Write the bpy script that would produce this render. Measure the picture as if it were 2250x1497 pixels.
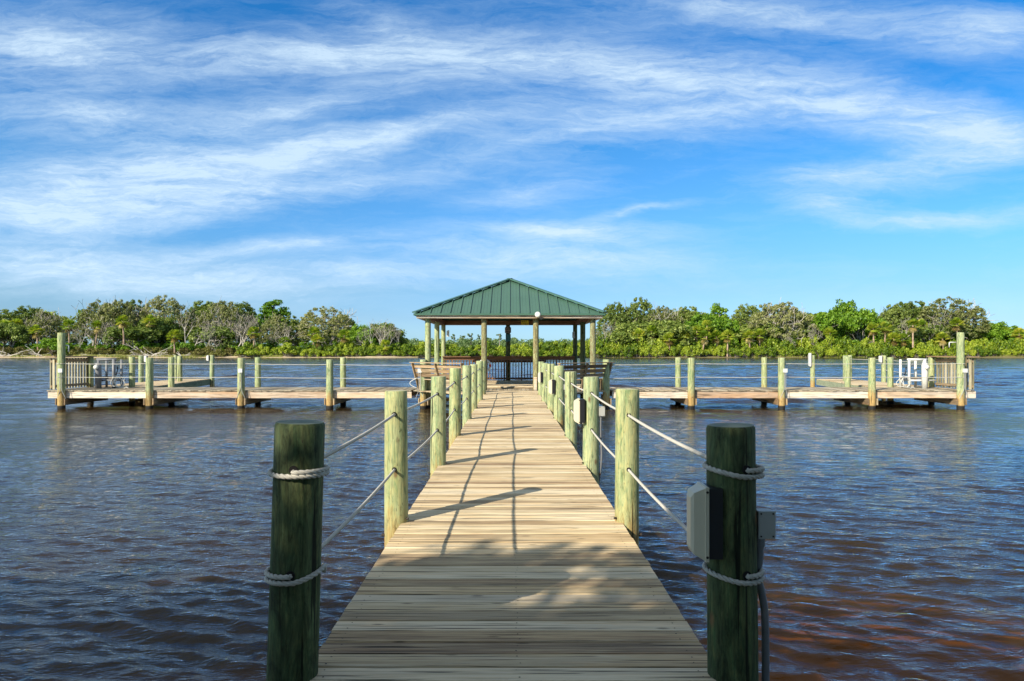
import bpy, math, random
import numpy as np
from mathutils import Vector, Matrix
R = math.radians
PI = math.pi
scene = bpy.context.scene
for o in list(bpy.data.objects):
    bpy.data.objects.remove(o)
COL = scene.collection

# ------------------------------------------------------------------ camera, sky, sun, exposure
CAM_Z = 1.55
F = 1500.0                      # focal length in photo pixels
cam_d = bpy.data.cameras.new("camera")
cam = bpy.data.objects.new("camera", cam_d)
COL.objects.link(cam)
cam.location = (0, 0, CAM_Z)
cam.rotation_euler = (R(90), 0, 0)
cam_d.sensor_width = 36
cam_d.lens = 24.0
cam_d.shift_y = 23.5 / 2250
cam_d.clip_start = 0.05
cam_d.clip_end = 9000
scene.camera = cam
scene.view_settings.view_transform = 'Standard'
scene.view_settings.look = 'None'
scene.view_settings.gamma = 1
scene.view_settings.use_curve_mapping = False
scene.view_settings.exposure = 0.95

SUN_EL = R(31.5)
SUN_AZ = math.atan2(-0.67, -0.74)          # measured from +Y towards +X
S = Vector((math.cos(SUN_EL) * math.sin(SUN_AZ), math.cos(SUN_EL) * math.cos(SUN_AZ), math.sin(SUN_EL)))
sun_d = bpy.data.lights.new("sun", 'SUN')
sun_d.energy = 4.2
sun_d.angle = R(0.5)
sun_d.color = (1.0, 0.9, 0.74)
sun = bpy.data.objects.new("sun", sun_d)
COL.objects.link(sun)
sun.rotation_euler = S.to_track_quat('Z', 'Y').to_euler()
sun.location = (-20, -20, 40)


class NT:
    """tiny node-tree helper"""
    def __init__(self, tree):
        self.t = tree
        self.n = tree.nodes
        self.n.clear()

    def add(self, typ, **kw):
        nd = self.n.new(typ)
        ins = kw.pop('ins', None)
        for k, v in kw.items():
            setattr(nd, k, v)
        if ins:
            for k, v in ins.items():
                s = nd.inputs[k]
                if isinstance(v, bpy.types.NodeSocket):
                    self.t.links.new(v, s)
                else:
                    s.default_value = v
        return nd

    def link(self, a, b):
        self.t.links.new(a, b)

    def math(self, op, a, b=0.0, c=0.0, clamp=False):
        nd = self.add('ShaderNodeMath', operation=op, use_clamp=clamp)
        for i, v in enumerate((a, b, c)):
            if isinstance(v, bpy.types.NodeSocket):
                self.link(v, nd.inputs[i])
            else:
                nd.inputs[i].default_value = v
        return nd.outputs[0]

    def mix(self, fac, a, b, typ='RGBA', blend='MIX'):
        nd = self.add('ShaderNodeMix', data_type=typ)
        if typ == 'RGBA':
            nd.blend_type = blend
            ia, ib, io = nd.inputs[6], nd.inputs[7], nd.outputs[2]
        else:
            ia, ib, io = nd.inputs[2], nd.inputs[3], nd.outputs[0]
        for s, v in ((nd.inputs[0], fac), (ia, a), (ib, b)):
            if isinstance(v, bpy.types.NodeSocket):
                self.link(v, s)
            else:
                s.default_value = (tuple(v) + (1,)) if (typ == 'RGBA' and not isinstance(v, (int, float)) and len(v) == 3) else v
        return io

    def ramp(self, fac, pts, interp='LINEAR'):
        nd = self.add('ShaderNodeValToRGB')
        nd.color_ramp.interpolation = interp
        el = nd.color_ramp.elements
        while len(el) > 1:
            el.remove(el[-1])
        for i, (p, c) in enumerate(pts):
            e = el[0] if i == 0 else el.new(p)
            e.position = p
            e.color = (c, c, c, 1) if isinstance(c, (int, float)) else tuple(c) + (1,)
        self.link(fac, nd.inputs[0])
        return nd.outputs[0]

    def noise(self, vec, scale=1.0, detail=3.0, rough=0.5, dist=0.0, col=False):
        nd = self.add('ShaderNodeTexNoise')
        nd.inputs['Scale'].default_value = scale
        nd.inputs['Detail'].default_value = detail
        nd.inputs['Roughness'].default_value = rough
        nd.inputs['Distortion'].default_value = dist
        self.link(vec, nd.inputs['Vector'])
        return nd.outputs[1 if col else 0]

    def mapping(self, vec, loc=(0, 0, 0), rot=(0, 0, 0), scale=(1, 1, 1), typ='POINT'):
        nd = self.add('ShaderNodeMapping', vector_type=typ)
        nd.inputs['Location'].default_value = loc
        nd.inputs['Rotation'].default_value = rot
        nd.inputs['Scale'].default_value = scale
        self.link(vec, nd.inputs['Vector'])
        return nd.outputs[0]


def build_world():
    w = bpy.data.worlds.new("World")
    scene.world = w
    w.use_nodes = True
    T = NT(w.node_tree)
    out = T.add('ShaderNodeOutputWorld')
    bg = T.add('ShaderNodeBackground')
    bg.inputs['Strength'].default_value = 0.080
    T.link(bg.outputs[0], out.inputs[0])
    sky = T.add('ShaderNodeTexSky', sky_type='NISHITA')
    sky.sun_disc = False
    sky.sun_elevation = SUN_EL
    sky.sun_rotation = SUN_AZ % (2 * PI)
    sky.altitude = 0
    sky.air_density = 1.0
    sky.dust_density = 0.6
    sky.ozone_density = 2.2
    tc = T.add('ShaderNodeTexCoord')
    sep = T.add('ShaderNodeSeparateXYZ', ins={0: tc.outputs['Generated']})
    y = T.math('MAXIMUM', T.math('ABSOLUTE', sep.outputs[1]), 0.12)
    u = T.math('DIVIDE', sep.outputs[0], y)
    v = T.math('DIVIDE', sep.outputs[2], y)
    uv = T.add('ShaderNodeCombineXYZ', ins={0: u, 1: v}).outputs[0]
    # wisps: warp the lookup, then sum soft elongated patches of cirrus
    nz = T.noise(T.mapping(uv, scale=(2.2, 5.0, 1)), 1.3, 6, 0.62, col=True)
    off = T.add('ShaderNodeVectorMath', operation='SUBTRACT', ins={0: nz, 1: (0.5, 0.5, 0.5)}).outputs[0]
    off = T.add('ShaderNodeVectorMath', operation='MULTIPLY', ins={0: off, 1: (0.20, 0.075, 0)}).outputs[0]
    wuv = T.add('ShaderNodeVectorMath', operation='ADD', ins={0: uv, 1: off}).outputs[0]
    blobs = [
        (120, 95, 430, 105, -2, .8), (620, 120, 460, 85, 3, .62), (840, 60, 230, 60, -25, .5), (1000, 130, 420, 105, -4, .75),
        (1450, 160, 480, 95, -8, .85), (1850, 205, 400, 90, -14, .85), (2170, 275, 250, 65, -18, .8),
        (1650, 25, 750, 60, -3, .42), (2180, 70, 300, 65, 0, .5), (1250, 285, 560, 100, 8, .42), (1550, 240, 450, 70, 3, .3),
        (200, 260, 450, 100, -8, .5), (650, 240, 450, 60, 8, .45), (790, 308, 430, 42, 11, .75), (540, 345, 460, 60, 6, .55),
        (250, 400, 560, 100, 5, 1.0), (520, 440, 600, 62, 8, .8), (120, 480, 400, 60, 3, .85), (330, 610, 700, 75, -2, .62),
        (130, 560, 400, 50, 0, .45), (640, 545, 320, 26, 5, .5), (1250, 512, 360, 36, -1, .8), (1180, 572, 520, 60, -2, .7),
        (800, 610, 320, 40, 0, .5), (1800, 385, 290, 38, 6, .6), (2080, 350, 330, 70, 12, .5), (1800, 450, 170, 45, -5, .8),
        (2020, 485, 400, 32, 3, .45), (1390, 462, 150, 14, 12, .5), (1180, 420, 260, 40, 8, .3)]
    tot = None
    for cx, cy, a, b, ang, wt in blobs:
        m = T.mapping(wuv, loc=((cx - 1125) / F, (772 - cy) / F, 0), rot=(0, 0, R(ang)), scale=(a * 1.12 / F, b * 1.3 / F, 1), typ='TEXTURE')
        g = T.add('ShaderNodeTexGradient', gradient_type='QUADRATIC_SPHERE', ins={0: m}).outputs[1]
        k = T.math('MULTIPLY', g, wt * 1.75)
        tot = k if tot is None else T.math('ADD', tot, k)
    st1 = T.noise(T.mapping(wuv, rot=(0, 0, R(-9)), scale=(3.2, 26, 1)), 1.0, 7, 0.62, 0.4)
    st2 = T.noise(T.mapping(wuv, rot=(0, 0, R(-28)), scale=(9, 46, 1)), 1.0, 8, 0.72, 0.8)
    st3 = T.noise(T.mapping(uv, scale=(2.4, 7.0, 1)), 1.0, 6, 0.6, 0.3)
    s = T.math('ADD', T.math('MULTIPLY', st1, 0.95), T.math('MULTIPLY', st2, 0.7))
    s = T.math('ADD', s, T.math('MULTIPLY', st3, 0.75))
    s = T.math('SUBTRACT', s, 0.72)                      # about 0.2 .. 0.8
    tot = T.math('DIVIDE', tot, T.math('ADD', T.math('MULTIPLY', tot, 0.55), 1.0))
    d = T.math('MULTIPLY', tot, T.math('MULTIPLY_ADD', s, 2.1, -0.02), clamp=True)
    d = T.math('ADD', d, T.math('MULTIPLY', T.math('SUBTRACT', s, 0.40), 0.42), clamp=True)
    fib = T.noise(T.mapping(wuv, rot=(0, 0, R(-16)), scale=(14, 95, 1)), 1.0, 8, 0.75, 1.2)
    fib2 = T.noise(T.mapping(uv, rot=(0, 0, R(35)), scale=(10, 60, 1)), 1.0, 7, 0.72, 1.0)
    fb = T.math('ADD', fib, T.math('MULTIPLY', fib2, 0.6))
    d = T.math('MULTIPLY', d, T.math('MULTIPLY_ADD', fb, 1.25, 0.02), clamp=True)
    d = T.math('MULTIPLY', d, 0.95, clamp=True)
    d = T.math('MULTIPLY', d, T.ramp(v, [(0.0, 0.25), (0.1, 1.0)]))
    d = T.math('MAXIMUM', d, T.ramp(v, [(0.7, 0.0), (1.0, 0.45)]))  # unseen cloud overhead, added to make the ambient light more neutral
    base = T.mix(1.0, sky.outputs[0], T.ramp(v, [(0.0, (0.55, 0.95, 1.5)), (0.022, (0.52, 0.82, 1.3)), (0.048, (0.46, 0.69, 1.08)), (0.09, (0.43, 0.665, 0.93)),
                                               (0.18, (0.37, 0.75, 1.08)), (0.30, (0.27, 0.76, 1.12)), (0.42, (0.14, 0.66, 1.10)), (0.52, (0.13, 0.70, 1.16)), (1.0, (0.5, 0.85, 1.1))]), blend='MULTIPLY')
    cloud = T.mix(1.0, (4.6, 6.0, 7.4), T.ramp(v, [(0.0, (1, 1, 1)), (0.5, (0.88, 0.88, 0.88)), (0.7, (0.9, 0.9, 0.9)), (1.0, (1.25, 1.02, 0.8))]), blend='MULTIPLY')
    c = T.mix(d, base, cloud)
    T.link(c, bg.inputs[0])


build_world()

# ------------------------------------------------------------------ object helpers
def tag(o, label=None, cat=None, group=None, kind=None):
    if label: o['label'] = label
    if cat: o['category'] = cat
    if group: o['group'] = group
    if kind: o['kind'] = kind
    return o


def empty(name, loc=(0, 0, 0), rz=0.0, label=None, cat=None, group=None):
    o = bpy.data.objects.new(name, None)
    o.empty_display_size = 0.2
    COL.objects.link(o)
    o.location = loc
    o.rotation_euler = (0, 0, rz)
    return tag(o, label, cat, group)


def copy_tree(o, parent=None):
    c = o.copy()
    COL.objects.link(c)
    c.parent = parent
    for ch in list(o.children):
        copy_tree(ch, c)
    return c


class MB:
    """collects faces; every vertex carries a random value 'rnd'"""
    def __init__(self):
        self.v, self.f, self.r, self.m = [], [], [], []
        self.cur = 0.5
        self.mi = 0

    def add(self, vs, fs, rnd=None):
        b = len(self.v)
        self.v += [tuple(p) for p in vs]
        self.r += [self.cur if rnd is None else rnd] * len(vs)
        self.f += [tuple(i + b for i in f) for f in fs]
        self.m += [self.mi] * len(fs)
        return self

    def box(self, x0, x1, y0, y1, z0, z1, rnd=None):
        vs = [(x0, y0, z0), (x1, y0, z0), (x1, y1, z0), (x0, y1, z0), (x0, y0, z1), (x1, y0, z1), (x1, y1, z1), (x0, y1, z1)]
        return self.add(vs, [(0, 3, 2, 1), (4, 5, 6, 7), (0, 1, 5, 4), (1, 2, 6, 5), (2, 3, 7, 6), (3, 0, 4, 7)], rnd)

    def beam(self, p0, p1, w, h, up=(0, 0, 1), rnd=None):
        """box from p0 to p1, w sideways, h along up"""
        p0, p1 = Vector(p0), Vector(p1)
        d = (p1 - p0).normalized()
        s = d.cross(Vector(up)).normalized()
        u = s.cross(d).normalized()
        vs = []
        for p in (p0, p1):
            for a, b in ((-1, -1), (1, -1), (1, 1), (-1, 1)):
                vs.append(p + s * a * w / 2 + u * b * h / 2)
        return self.add(vs, [(3, 2, 1, 0), (4, 5, 6, 7), (0, 1, 5, 4), (1, 2, 6, 5), (2, 3, 7, 6), (3, 0, 4, 7)], rnd)

    def tube(self, pts, rad, n=8, caps=True, rnd=None):
        pts = [Vector(p) for p in pts]
        if isinstance(rad, (int, float)):
            rad = [rad] * len(pts)
        vs, fs = [], []
        t0 = (pts[1] - pts[0]).normalized()
        u = t0.orthogonal().normalized()
        for i, p in enumerate(pts):
            t = (pts[min(i + 1, len(pts) - 1)] - pts[max(i - 1, 0)]).normalized()
            u = (u - t * u.dot(t)).normalized()
            w = t.cross(u)
            for k in range(n):
                a = 2 * PI * k / n
                vs.append(p + (u * math.cos(a) + w * math.sin(a)) * rad[i])
            if i:
                b = (i - 1) * n
                for k in range(n):
                    fs.append((b + k, b + (k + 1) % n, b + n + (k + 1) % n, b + n + k))
        if caps:
            fs.append(tuple(range(n - 1, -1, -1)))
            b = (len(pts) - 1) * n
            fs.append(tuple(range(b, b + n)))
        return self.add(vs, fs, rnd)

    def prism(self, poly, axis, a0, a1, rnd=None):
        """polygon in the plane across `axis` ('x','y','z'), extruded from a0 to a1"""
        n = len(poly)
        vs = []
        for a in (a0, a1):
            for p, q in poly:
                vs.append({'x': (a, p, q), 'y': (p, a, q), 'z': (p, q, a)}[axis])
        fs = [tuple(range(n)), tuple(range(2 * n - 1, n - 1, -1))]
        fs += [(i, i + n, (i + 1) % n + n, (i + 1) % n) for i in range(n)]
        return self.add(vs, fs, rnd)

    def build(self, name, mat, parent=None, smooth=False, fix=True):
        me = bpy.data.meshes.new(name)
        me.from_pydata(self.v, [], self.f)
        at = me.attributes.new('rnd', 'FLOAT', 'POINT')
        at.data.foreach_set('value', self.r)
        mats = mat if isinstance(mat, (list, tuple)) else [mat]
        for m in mats:
            me.materials.append(m)
        if len(mats) > 1:
            me.polygons.foreach_set('material_index', self.m)
        if fix:
            import bmesh
            bm = bmesh.new()
            bm.from_mesh(me)
            bmesh.ops.recalc_face_normals(bm, faces=bm.faces)
            bm.to_mesh(me)
            bm.free()
        if smooth:
            me.polygons.foreach_set('use_smooth', [True] * len(me.polygons))
        o = bpy.data.objects.new(name, me)
        COL.objects.link(o)
        o.parent = parent
        return o


def quads_mesh(name, V, Rn, mat, parent=None, smooth=False):
    """V: (n,4,3) array of quads"""
    n = len(V)
    me = bpy.data.meshes.new(name)
    me.vertices.add(n * 4)
    me.vertices.foreach_set('co', V.reshape(-1).astype(np.float32))
    me.loops.add(n * 4)
    me.loops.foreach_set('vertex_index', np.arange(n * 4, dtype=np.int32))
    me.polygons.add(n)
    me.polygons.foreach_set('loop_start', np.arange(0, n * 4, 4, dtype=np.int32))
    at = me.attributes.new('rnd', 'FLOAT', 'POINT')
    at.data.foreach_set('value', np.repeat(Rn, 4).astype(np.float32))
    me.update(calc_edges=True)
    me.materials.append(mat)
    o = bpy.data.objects.new(name, me)
    COL.objects.link(o)
    o.parent = parent
    return o


# ------------------------------------------------------------------ materials
def new_mat(name):
    m = bpy.data.materials.new(name)
    m.use_nodes = True
    T = NT(m.node_tree)
    out = T.add('ShaderNodeOutputMaterial')
    return m, T, out


def principled(T, out, color, rough=0.6, bump=None, bstr=0.3, bdist=0.01, spec=0.4, metal=0.0):
    p = T.add('ShaderNodeBsdfPrincipled')
    for k, v in (('Base Color', color), ('Roughness', rough), ('Specular IOR Level', spec), ('Metallic', metal)):
        if isinstance(v, bpy.types.NodeSocket):
            T.link(v, p.inputs[k])
        else:
            p.inputs[k].default_value = tuple(v) + (1,) if isinstance(v, tuple) and len(v) == 3 else v
    if bump is not None:
        b = T.add('ShaderNodeBump', ins={'Strength': bstr, 'Distance': bdist, 'Height': bump})
        T.link(b.outputs[0], p.inputs['Normal'])
    T.link(p.outputs[0], out.inputs[0])
    return p


def plain(name, color, rough=0.5, noise_amt=0.12, scale=6.0, metal=0.0, spec=0.4):
    m, T, out = new_mat(name)
    tc = T.add('ShaderNodeTexCoord')
    n = T.noise(tc.outputs['Object'], scale, 4, 0.6)
    c = T.mix(n, tuple(x * (1 - noise_amt) for x in color), tuple(min(1, x * (1 + noise_amt)) for x in color))
    principled(T, out, c, rough, n, 0.1, 0.003, spec, metal)
    return m


def wood_mat(name, axis, dark, mid, light, grain=1.0, orange=0.0):
    """weathered sawn boards, grain along axis (0,1,2), per-board tone from 'rnd'"""
    m, T, out = new_mat(name)
    tc = T.add('ShaderNodeTexCoord')
    at = T.add('ShaderNodeAttribute', attribute_name='rnd').outputs['Fac']
    sc = [85.0, 85.0, 85.0]
    sc[axis] = 1.6
    offs = T.add('ShaderNodeCombineXYZ', ins={0: T.math('MULTIPLY', at, 37.0), 1: T.math('MULTIPLY', at, 11.0), 2: T.math('MULTIPLY', at, 23.0)}).outputs[0]
    co = T.add('ShaderNodeVectorMath', operation='ADD', ins={0: tc.outputs['Object'], 1: offs}).outputs[0]
    g = T.noise(T.mapping(co, scale=sc), grain, 5, 0.62, 0.35)
    sc2 = [14.0, 14.0, 14.0]
    sc2[axis] = 1.0
    g2 = T.noise(T.mapping(co, scale=sc2), 1.0, 4, 0.6, 0.6)
    big = T.noise(tc.outputs['Object'], 0.9, 4, 0.6)
    k = T.math('ADD', T.math('MULTIPLY', g, 0.75), T.math('MULTIPLY', g2, 0.35))
    k = T.math('ADD', k, T.math('MULTIPLY', T.math('SUBTRACT', at, 0.5), 0.44))
    k = T.math('ADD', k, T.math('MULTIPLY', T.math('SUBTRACT', big, 0.5), 0.4))
    c = T.ramp(k, [(0.30, dark), (0.52, mid), (0.78, light)])
    warm = T.math('MULTIPLY', T.math('GREATER_THAN', T.noise(T.mapping(co, scale=[s * 0.25 for s in sc2]), 1.0, 3, 0.6), 0.55), 0.25 + orange)
    c = T.mix(warm, c, T.mix(1.0, c, (1.15, 0.92, 0.68), blend='MULTIPLY'))
    crack = T.ramp(T.noise(T.mapping(co, scale=[s * 0.8 for s in sc]), 1.0, 3, 0.5, 0.2), [(0.36, 0.2), (0.43, 1.0)])
    c = T.mix(1.0, c, crack, blend='MULTIPLY')
    # blotchy mildew; heavier on the nearest boards, painting in the tree shade
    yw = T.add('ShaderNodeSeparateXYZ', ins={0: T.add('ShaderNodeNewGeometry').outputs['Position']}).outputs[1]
    mil_shade = T.noise(T.mapping(co, scale=[s_ * 0.22 for s_ in sc2]), 1.0, 6, 0.7, 0.6)
    mil_shade = T.math('ADD', mil_shade, T.add('ShaderNodeMapRange', ins={0: yw, 1: 2.5, 2: 5.0, 3: 0.13, 4: -0.03}).outputs[0])
    c = T.mix(T.ramp(mil_shade, [(0.50, 0.0), (0.68, 0.62)]), c, T.mix(1.0, c, (0.42, 0.42, 0.46), blend='MULTIPLY'))
    # knots
    vor = T.add('ShaderNodeTexVoronoi')
    vs = [7.0, 7.0, 7.0]
    vs[axis] = 2.2
    T.link(T.mapping(co, scale=vs), vor.inputs['Vector'])
    vor.inputs['Scale'].default_value = 1.0
    kn = T.ramp(vor.outputs['Distance'], [(0.05, 0.45), (0.11, 1.0)])
    c = T.mix(1.0, c, kn, blend='MULTIPLY')
    h = T.math('ADD', T.math('MULTIPLY', g, 1.0), T.math('MULTIPLY', crack, 0.6))
    principled(T, out, c, 0.78, h, 0.55, 0.006, 0.2)
    return m


def post_mat(name, dark=0.0, stain=1.0, brown=0.0):
    """round pressure treated pine post, grain along local z, deck level at local z=0"""
    m, T, out = new_mat(name)
    tc = T.add('ShaderNodeTexCoord')
    oi = T.add('ShaderNodeObjectInfo')
    offs = T.math('MULTIPLY', oi.outputs['Random'], 50.0)
    ov = T.add('ShaderNodeCombineXYZ', ins={0: offs, 1: offs, 2: offs}).outputs[0]
    co = T.add('ShaderNodeVectorMath', operation='ADD', ins={0: tc.outputs['Object'], 1: ov}).outputs[0]
    g = T.noise(T.mapping(co, scale=(64, 64, 3.2)), 1, 6, 0.68, 1.0)
    g2 = T.noise(T.mapping(co, scale=(9, 9, 1.5)), 1, 5, 0.6, 1.6)
    g3 = T.noise(T.mapping(co, scale=(14, 14, 3.2)), 1, 4, 0.6, 2.6)
    gr = (0.155, 0.25, 0.125)
    pale = (0.335, 0.395, 0.225)
    yel = (0.44, 0.425, 0.20)
    c = T.mix(T.ramp(g2, [(0.36, 0.0), (0.56, 1.0)]), gr, pale)
    c = T.mix(T.ramp(T.math('ADD', T.math('MULTIPLY', g, 0.5), T.math('MULTIPLY', g3, 0.5)), [(0.46, 0.0), (0.62, 0.8)]), c, yel)
    c = T.mix(T.ramp(g, [(0.32, 0.75), (0.47, 0.0)]), c, (0.10, 0.135, 0.065))
    if brown:
        sp = T.noise(T.mapping(co, scale=(30, 30, 7)), 1, 5, 0.7, 1.0)
        c = T.mix(T.ramp(sp, [(0.48, brown), (0.60, 0.0)]), c, (0.17, 0.125, 0.06))
    # per-post warmth
    c = T.mix(T.math('MULTIPLY', oi.outputs['Random'], 0.35), c, T.mix(1.0, c, (1.2, 1.0, 0.7), blend='MULTIPLY'))
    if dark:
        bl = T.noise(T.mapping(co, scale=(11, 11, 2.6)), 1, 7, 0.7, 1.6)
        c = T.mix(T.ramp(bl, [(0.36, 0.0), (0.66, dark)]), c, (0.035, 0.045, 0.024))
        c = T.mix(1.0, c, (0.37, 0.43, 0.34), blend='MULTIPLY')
    vor = T.add('ShaderNodeTexVoronoi')
    T.link(T.mapping(co, scale=(6, 6, 3)), vor.inputs['Vector'])
    vor.inputs['Scale'].default_value = 1.0
    c = T.mix(T.ramp(vor.outputs['Distance'], [(0.06, 0.8), (0.15, 0.0)]), c, (0.17, 0.09, 0.04))
    sz = T.add('ShaderNodeSeparateXYZ', ins={0: tc.outputs['Object']}).outputs[2]
    if stain:
        zz = T.math('ADD', sz, T.math('MULTIPLY', T.math('SUBTRACT', g2, 0.5), 1.3))
        zz = T.math('ADD', zz, T.math('MULTIPLY', T.math('SUBTRACT', oi.outputs['Random'], 0.5), -0.25))
        c = T.mix(T.math('MULTIPLY', T.ramp(T.math('MULTIPLY_ADD', zz, -1.6, 0.1), [(0.0, 0.0), (0.6, 0.8)]), stain), c, T.mix(g, (0.36, 0.14, 0.035), (0.46, 0.33, 0.12)))
    wl = T.math('MULTIPLY_ADD', sz, -22.0, -12.6)
    c = T.mix(T.math('MAXIMUM', T.math('MINIMUM', wl, 1.0), 0.0), c, (0.02, 0.02, 0.018))
    mott = T.noise(T.mapping(co, scale=(22, 22, 5)), 1, 7, 0.75, 1.4)
    c = T.mix(1.0, c, T.ramp(mott, [(0.34, 0.42), (0.47, 0.95), (0.62, 1.12)]), blend='MULTIPLY')
    speck = T.noise(T.mapping(co, scale=(90, 90, 30)), 1, 2, 0.5)
    c = T.mix(T.ramp(speck, [(0.27, 0.75), (0.33, 0.0)]), c, (0.05, 0.04, 0.025))
    crack = T.ramp(T.noise(T.mapping(co, scale=(30, 30, 0.6)), 1, 2, 0.4, 0.1), [(0.33, 0.2), (0.35, 1.0)])
    c = T.mix(1.0, c, crack, blend='MULTIPLY')
    h = T.math('ADD', T.math('ADD', g, crack), mott)
    principled(T, out, c, 0.72, h, 0.7, 0.008, 0.22)
    return m


def leaf_mat(name, cols, trans=0.35, rough=0.6, spread=0.25):
    """cols: three linear colours mixed by clump noise and by leaf"""
    m, T, out = new_mat(name)
    tc = T.add('ShaderNodeTexCoord')
    at = T.add('ShaderNodeAttribute', attribute_name='rnd').outputs['Fac']
    oi = T.add('ShaderNodeObjectInfo')
    geo = T.add('ShaderNodeNewGeometry')
    n = T.noise(T.mapping(geo.outputs['Position'], scale=(1, 1, 1)), 0.34, 6, 0.72)
    k = T.math('ADD', T.math('MULTIPLY', n, 1.0), T.math('MULTIPLY', T.math('SUBTRACT', at, 0.5), 0.45))
    k = T.math('ADD', k, T.math('MULTIPLY', T.math('SUBTRACT', oi.outputs['Random'], 0.5), spread))
    c = T.ramp(k, [(0.30, cols[0]), (0.5, cols[1]), (0.72, cols[2])])
    d = T.add('ShaderNodeBsdfDiffuse', ins={'Color': c})
    tr = T.add('ShaderNodeBsdfTranslucent', ins={'Color': T.mix(1.0, c, (1.1, 1.25, 0.6), blend='MULTIPLY')})
    gl = T.add('ShaderNodeBsdfGlossy', ins={'Color': (0.6, 0.65, 0.6, 1), 'Roughness': 0.5})
    mx = T.add('ShaderNodeMixShader', ins={0: trans, 1: d.outputs[0], 2: tr.outputs[0]})
    mx2 = T.add('ShaderNodeMixShader', ins={0: 0.03, 1: mx.outputs[0], 2: gl.outputs[0]})
    T.link(mx2.outputs[0], out.inputs[0])
    return m


def bark_mat(name, a, b, scale=1.2):
    m, T, out = new_mat(name)
    geo = T.add('ShaderNodeNewGeometry')
    n = T.noise(geo.outputs['Position'], scale, 5, 0.65)
    c = T.mix(T.ramp(n, [(0.35, 0.0), (0.65, 1.0)]), a, b)
    principled(T, out, c, 0.85, n, 0.4, 0.05, 0.1)
    return m


MAT = {}
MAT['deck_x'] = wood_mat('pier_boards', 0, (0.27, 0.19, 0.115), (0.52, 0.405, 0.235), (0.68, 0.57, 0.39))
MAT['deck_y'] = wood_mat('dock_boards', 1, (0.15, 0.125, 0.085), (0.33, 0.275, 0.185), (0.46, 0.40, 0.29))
MAT['fascia'] = wood_mat('bleached_fascia', 0, (0.42, 0.29, 0.19), (0.58, 0.48, 0.36), (0.70, 0.62, 0.50), orange=0.2)
MAT['fascia_y'] = wood_mat('green_joist_boards', 1, (0.10, 0.12, 0.07), (0.20, 0.24, 0.14), (0.34, 0.37, 0.24))
MAT['joist'] = wood_mat('under_joists', 0, (0.07, 0.055, 0.04), (0.17, 0.13, 0.08), (0.34, 0.26, 0.15))
MAT['cap'] = wood_mat('pile_caps', 1, (0.12, 0.085, 0.05), (0.28, 0.20, 0.12), (0.45, 0.36, 0.22), orange=0.2)
MAT['rail'] = wood_mat('red_brown_rail', 0, (0.085, 0.042, 0.022), (0.16, 0.085, 0.045), (0.26, 0.15, 0.085), orange=0.2)
MAT['bench_l'] = wood_mat('tan_bench_boards', 0, (0.17, 0.11, 0.06), (0.33, 0.24, 0.14), (0.48, 0.38, 0.25), orange=0.2)
MAT['slat'] = wood_mat('grey_green_slats', 2, (0.16, 0.14, 0.08), (0.36, 0.33, 0.20), (0.52, 0.46, 0.31), orange=0.2)
MAT['post'] = post_mat('treated_post')
MAT['post_dark_shaded'] = post_mat('dark_shaded_treated_post', dark=0.92, stain=0.0)  # front posts' own mottling; on rear gazebo posts it paints in roof shade
MAT['post_gaz'] = post_mat('gazebo_post', stain=0.25, brown=0.85)
MAT['post_top'] = plain('sawn_post_top', (0.36, 0.36, 0.22), 0.85, 0.3, 30)
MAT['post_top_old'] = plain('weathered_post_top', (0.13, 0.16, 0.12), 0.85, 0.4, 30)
MAT['rope'] = plain('white_rope', (0.46, 0.44, 0.385), 0.85, 0.25, 40)
MAT['plastic'] = plain('cream_plastic', (0.55, 0.50, 0.37), 0.4, 0.06, 5)
MAT['black'] = plain('black_housing', (0.012, 0.013, 0.016), 0.45, 0.2, 8)
MAT['grey_box'] = plain('grey_plastic', (0.36, 0.365, 0.34), 0.45, 0.08, 6)
MAT['conduit'] = plain('grey_conduit_and_shaded_pvc', (0.17, 0.175, 0.18), 0.45, 0.1, 9)
MAT['pvc'] = plain('white_pvc', (0.60, 0.60, 0.55), 0.35, 0.06, 4)
MAT['hole'] = plain('drilled_hole', (0.008, 0.007, 0.006), 0.9, 0.1, 4)
MAT['nail'] = plain('rusty_nail', (0.03, 0.022, 0.017), 0.7, 0.2, 9)
MAT['red'] = plain('red_band', (0.42, 0.05, 0.04), 0.5, 0.1, 5)
MAT['yellow'] = plain('yellow_sign_sheet', (0.62, 0.47, 0.03), 0.5, 0.06, 5)
MAT['ink'] = plain('black_ink', (0.01, 0.01, 0.01), 0.6, 0.05, 5)
MAT['navy'] = plain('dark_sign_sheet', (0.016, 0.018, 0.03), 0.5, 0.1, 5)
MAT['teal'] = plain('teal_sign_sheet', (0.012, 0.10, 0.14), 0.5, 0.1, 5)
MAT['pale_ink'] = plain('tan_lettering', (0.50, 0.40, 0.33), 0.6, 0.05, 5)
MAT['sand'] = plain('sand', (0.52, 0.42, 0.28), 0.9, 0.2, 0.4)
MAT['driftwood'] = bark_mat('bleached_wood', (0.36, 0.33, 0.28), (0.56, 0.52, 0.45), 0.8)
MAT['bark_pale'] = bark_mat('pale_bark', (0.26, 0.24, 0.20), (0.46, 0.42, 0.36), 0.5)
MAT['bark_grey'] = bark_mat('grey_bark', (0.15, 0.135, 0.11), (0.30, 0.27, 0.22), 0.5)
MAT['twig'] = bark_mat('grey_twigs', (0.22, 0.195, 0.165), (0.37, 0.33, 0.28), 0.4)
MAT['palm_trunk'] = bark_mat('palm_bark', (0.22, 0.15, 0.10), (0.42, 0.31, 0.22), 1.0)
MAT['oak'] = leaf_mat('oak_leaves', [(0.12, 0.14, 0.04), (0.22, 0.24, 0.07), (0.34, 0.33, 0.14)])
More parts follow.
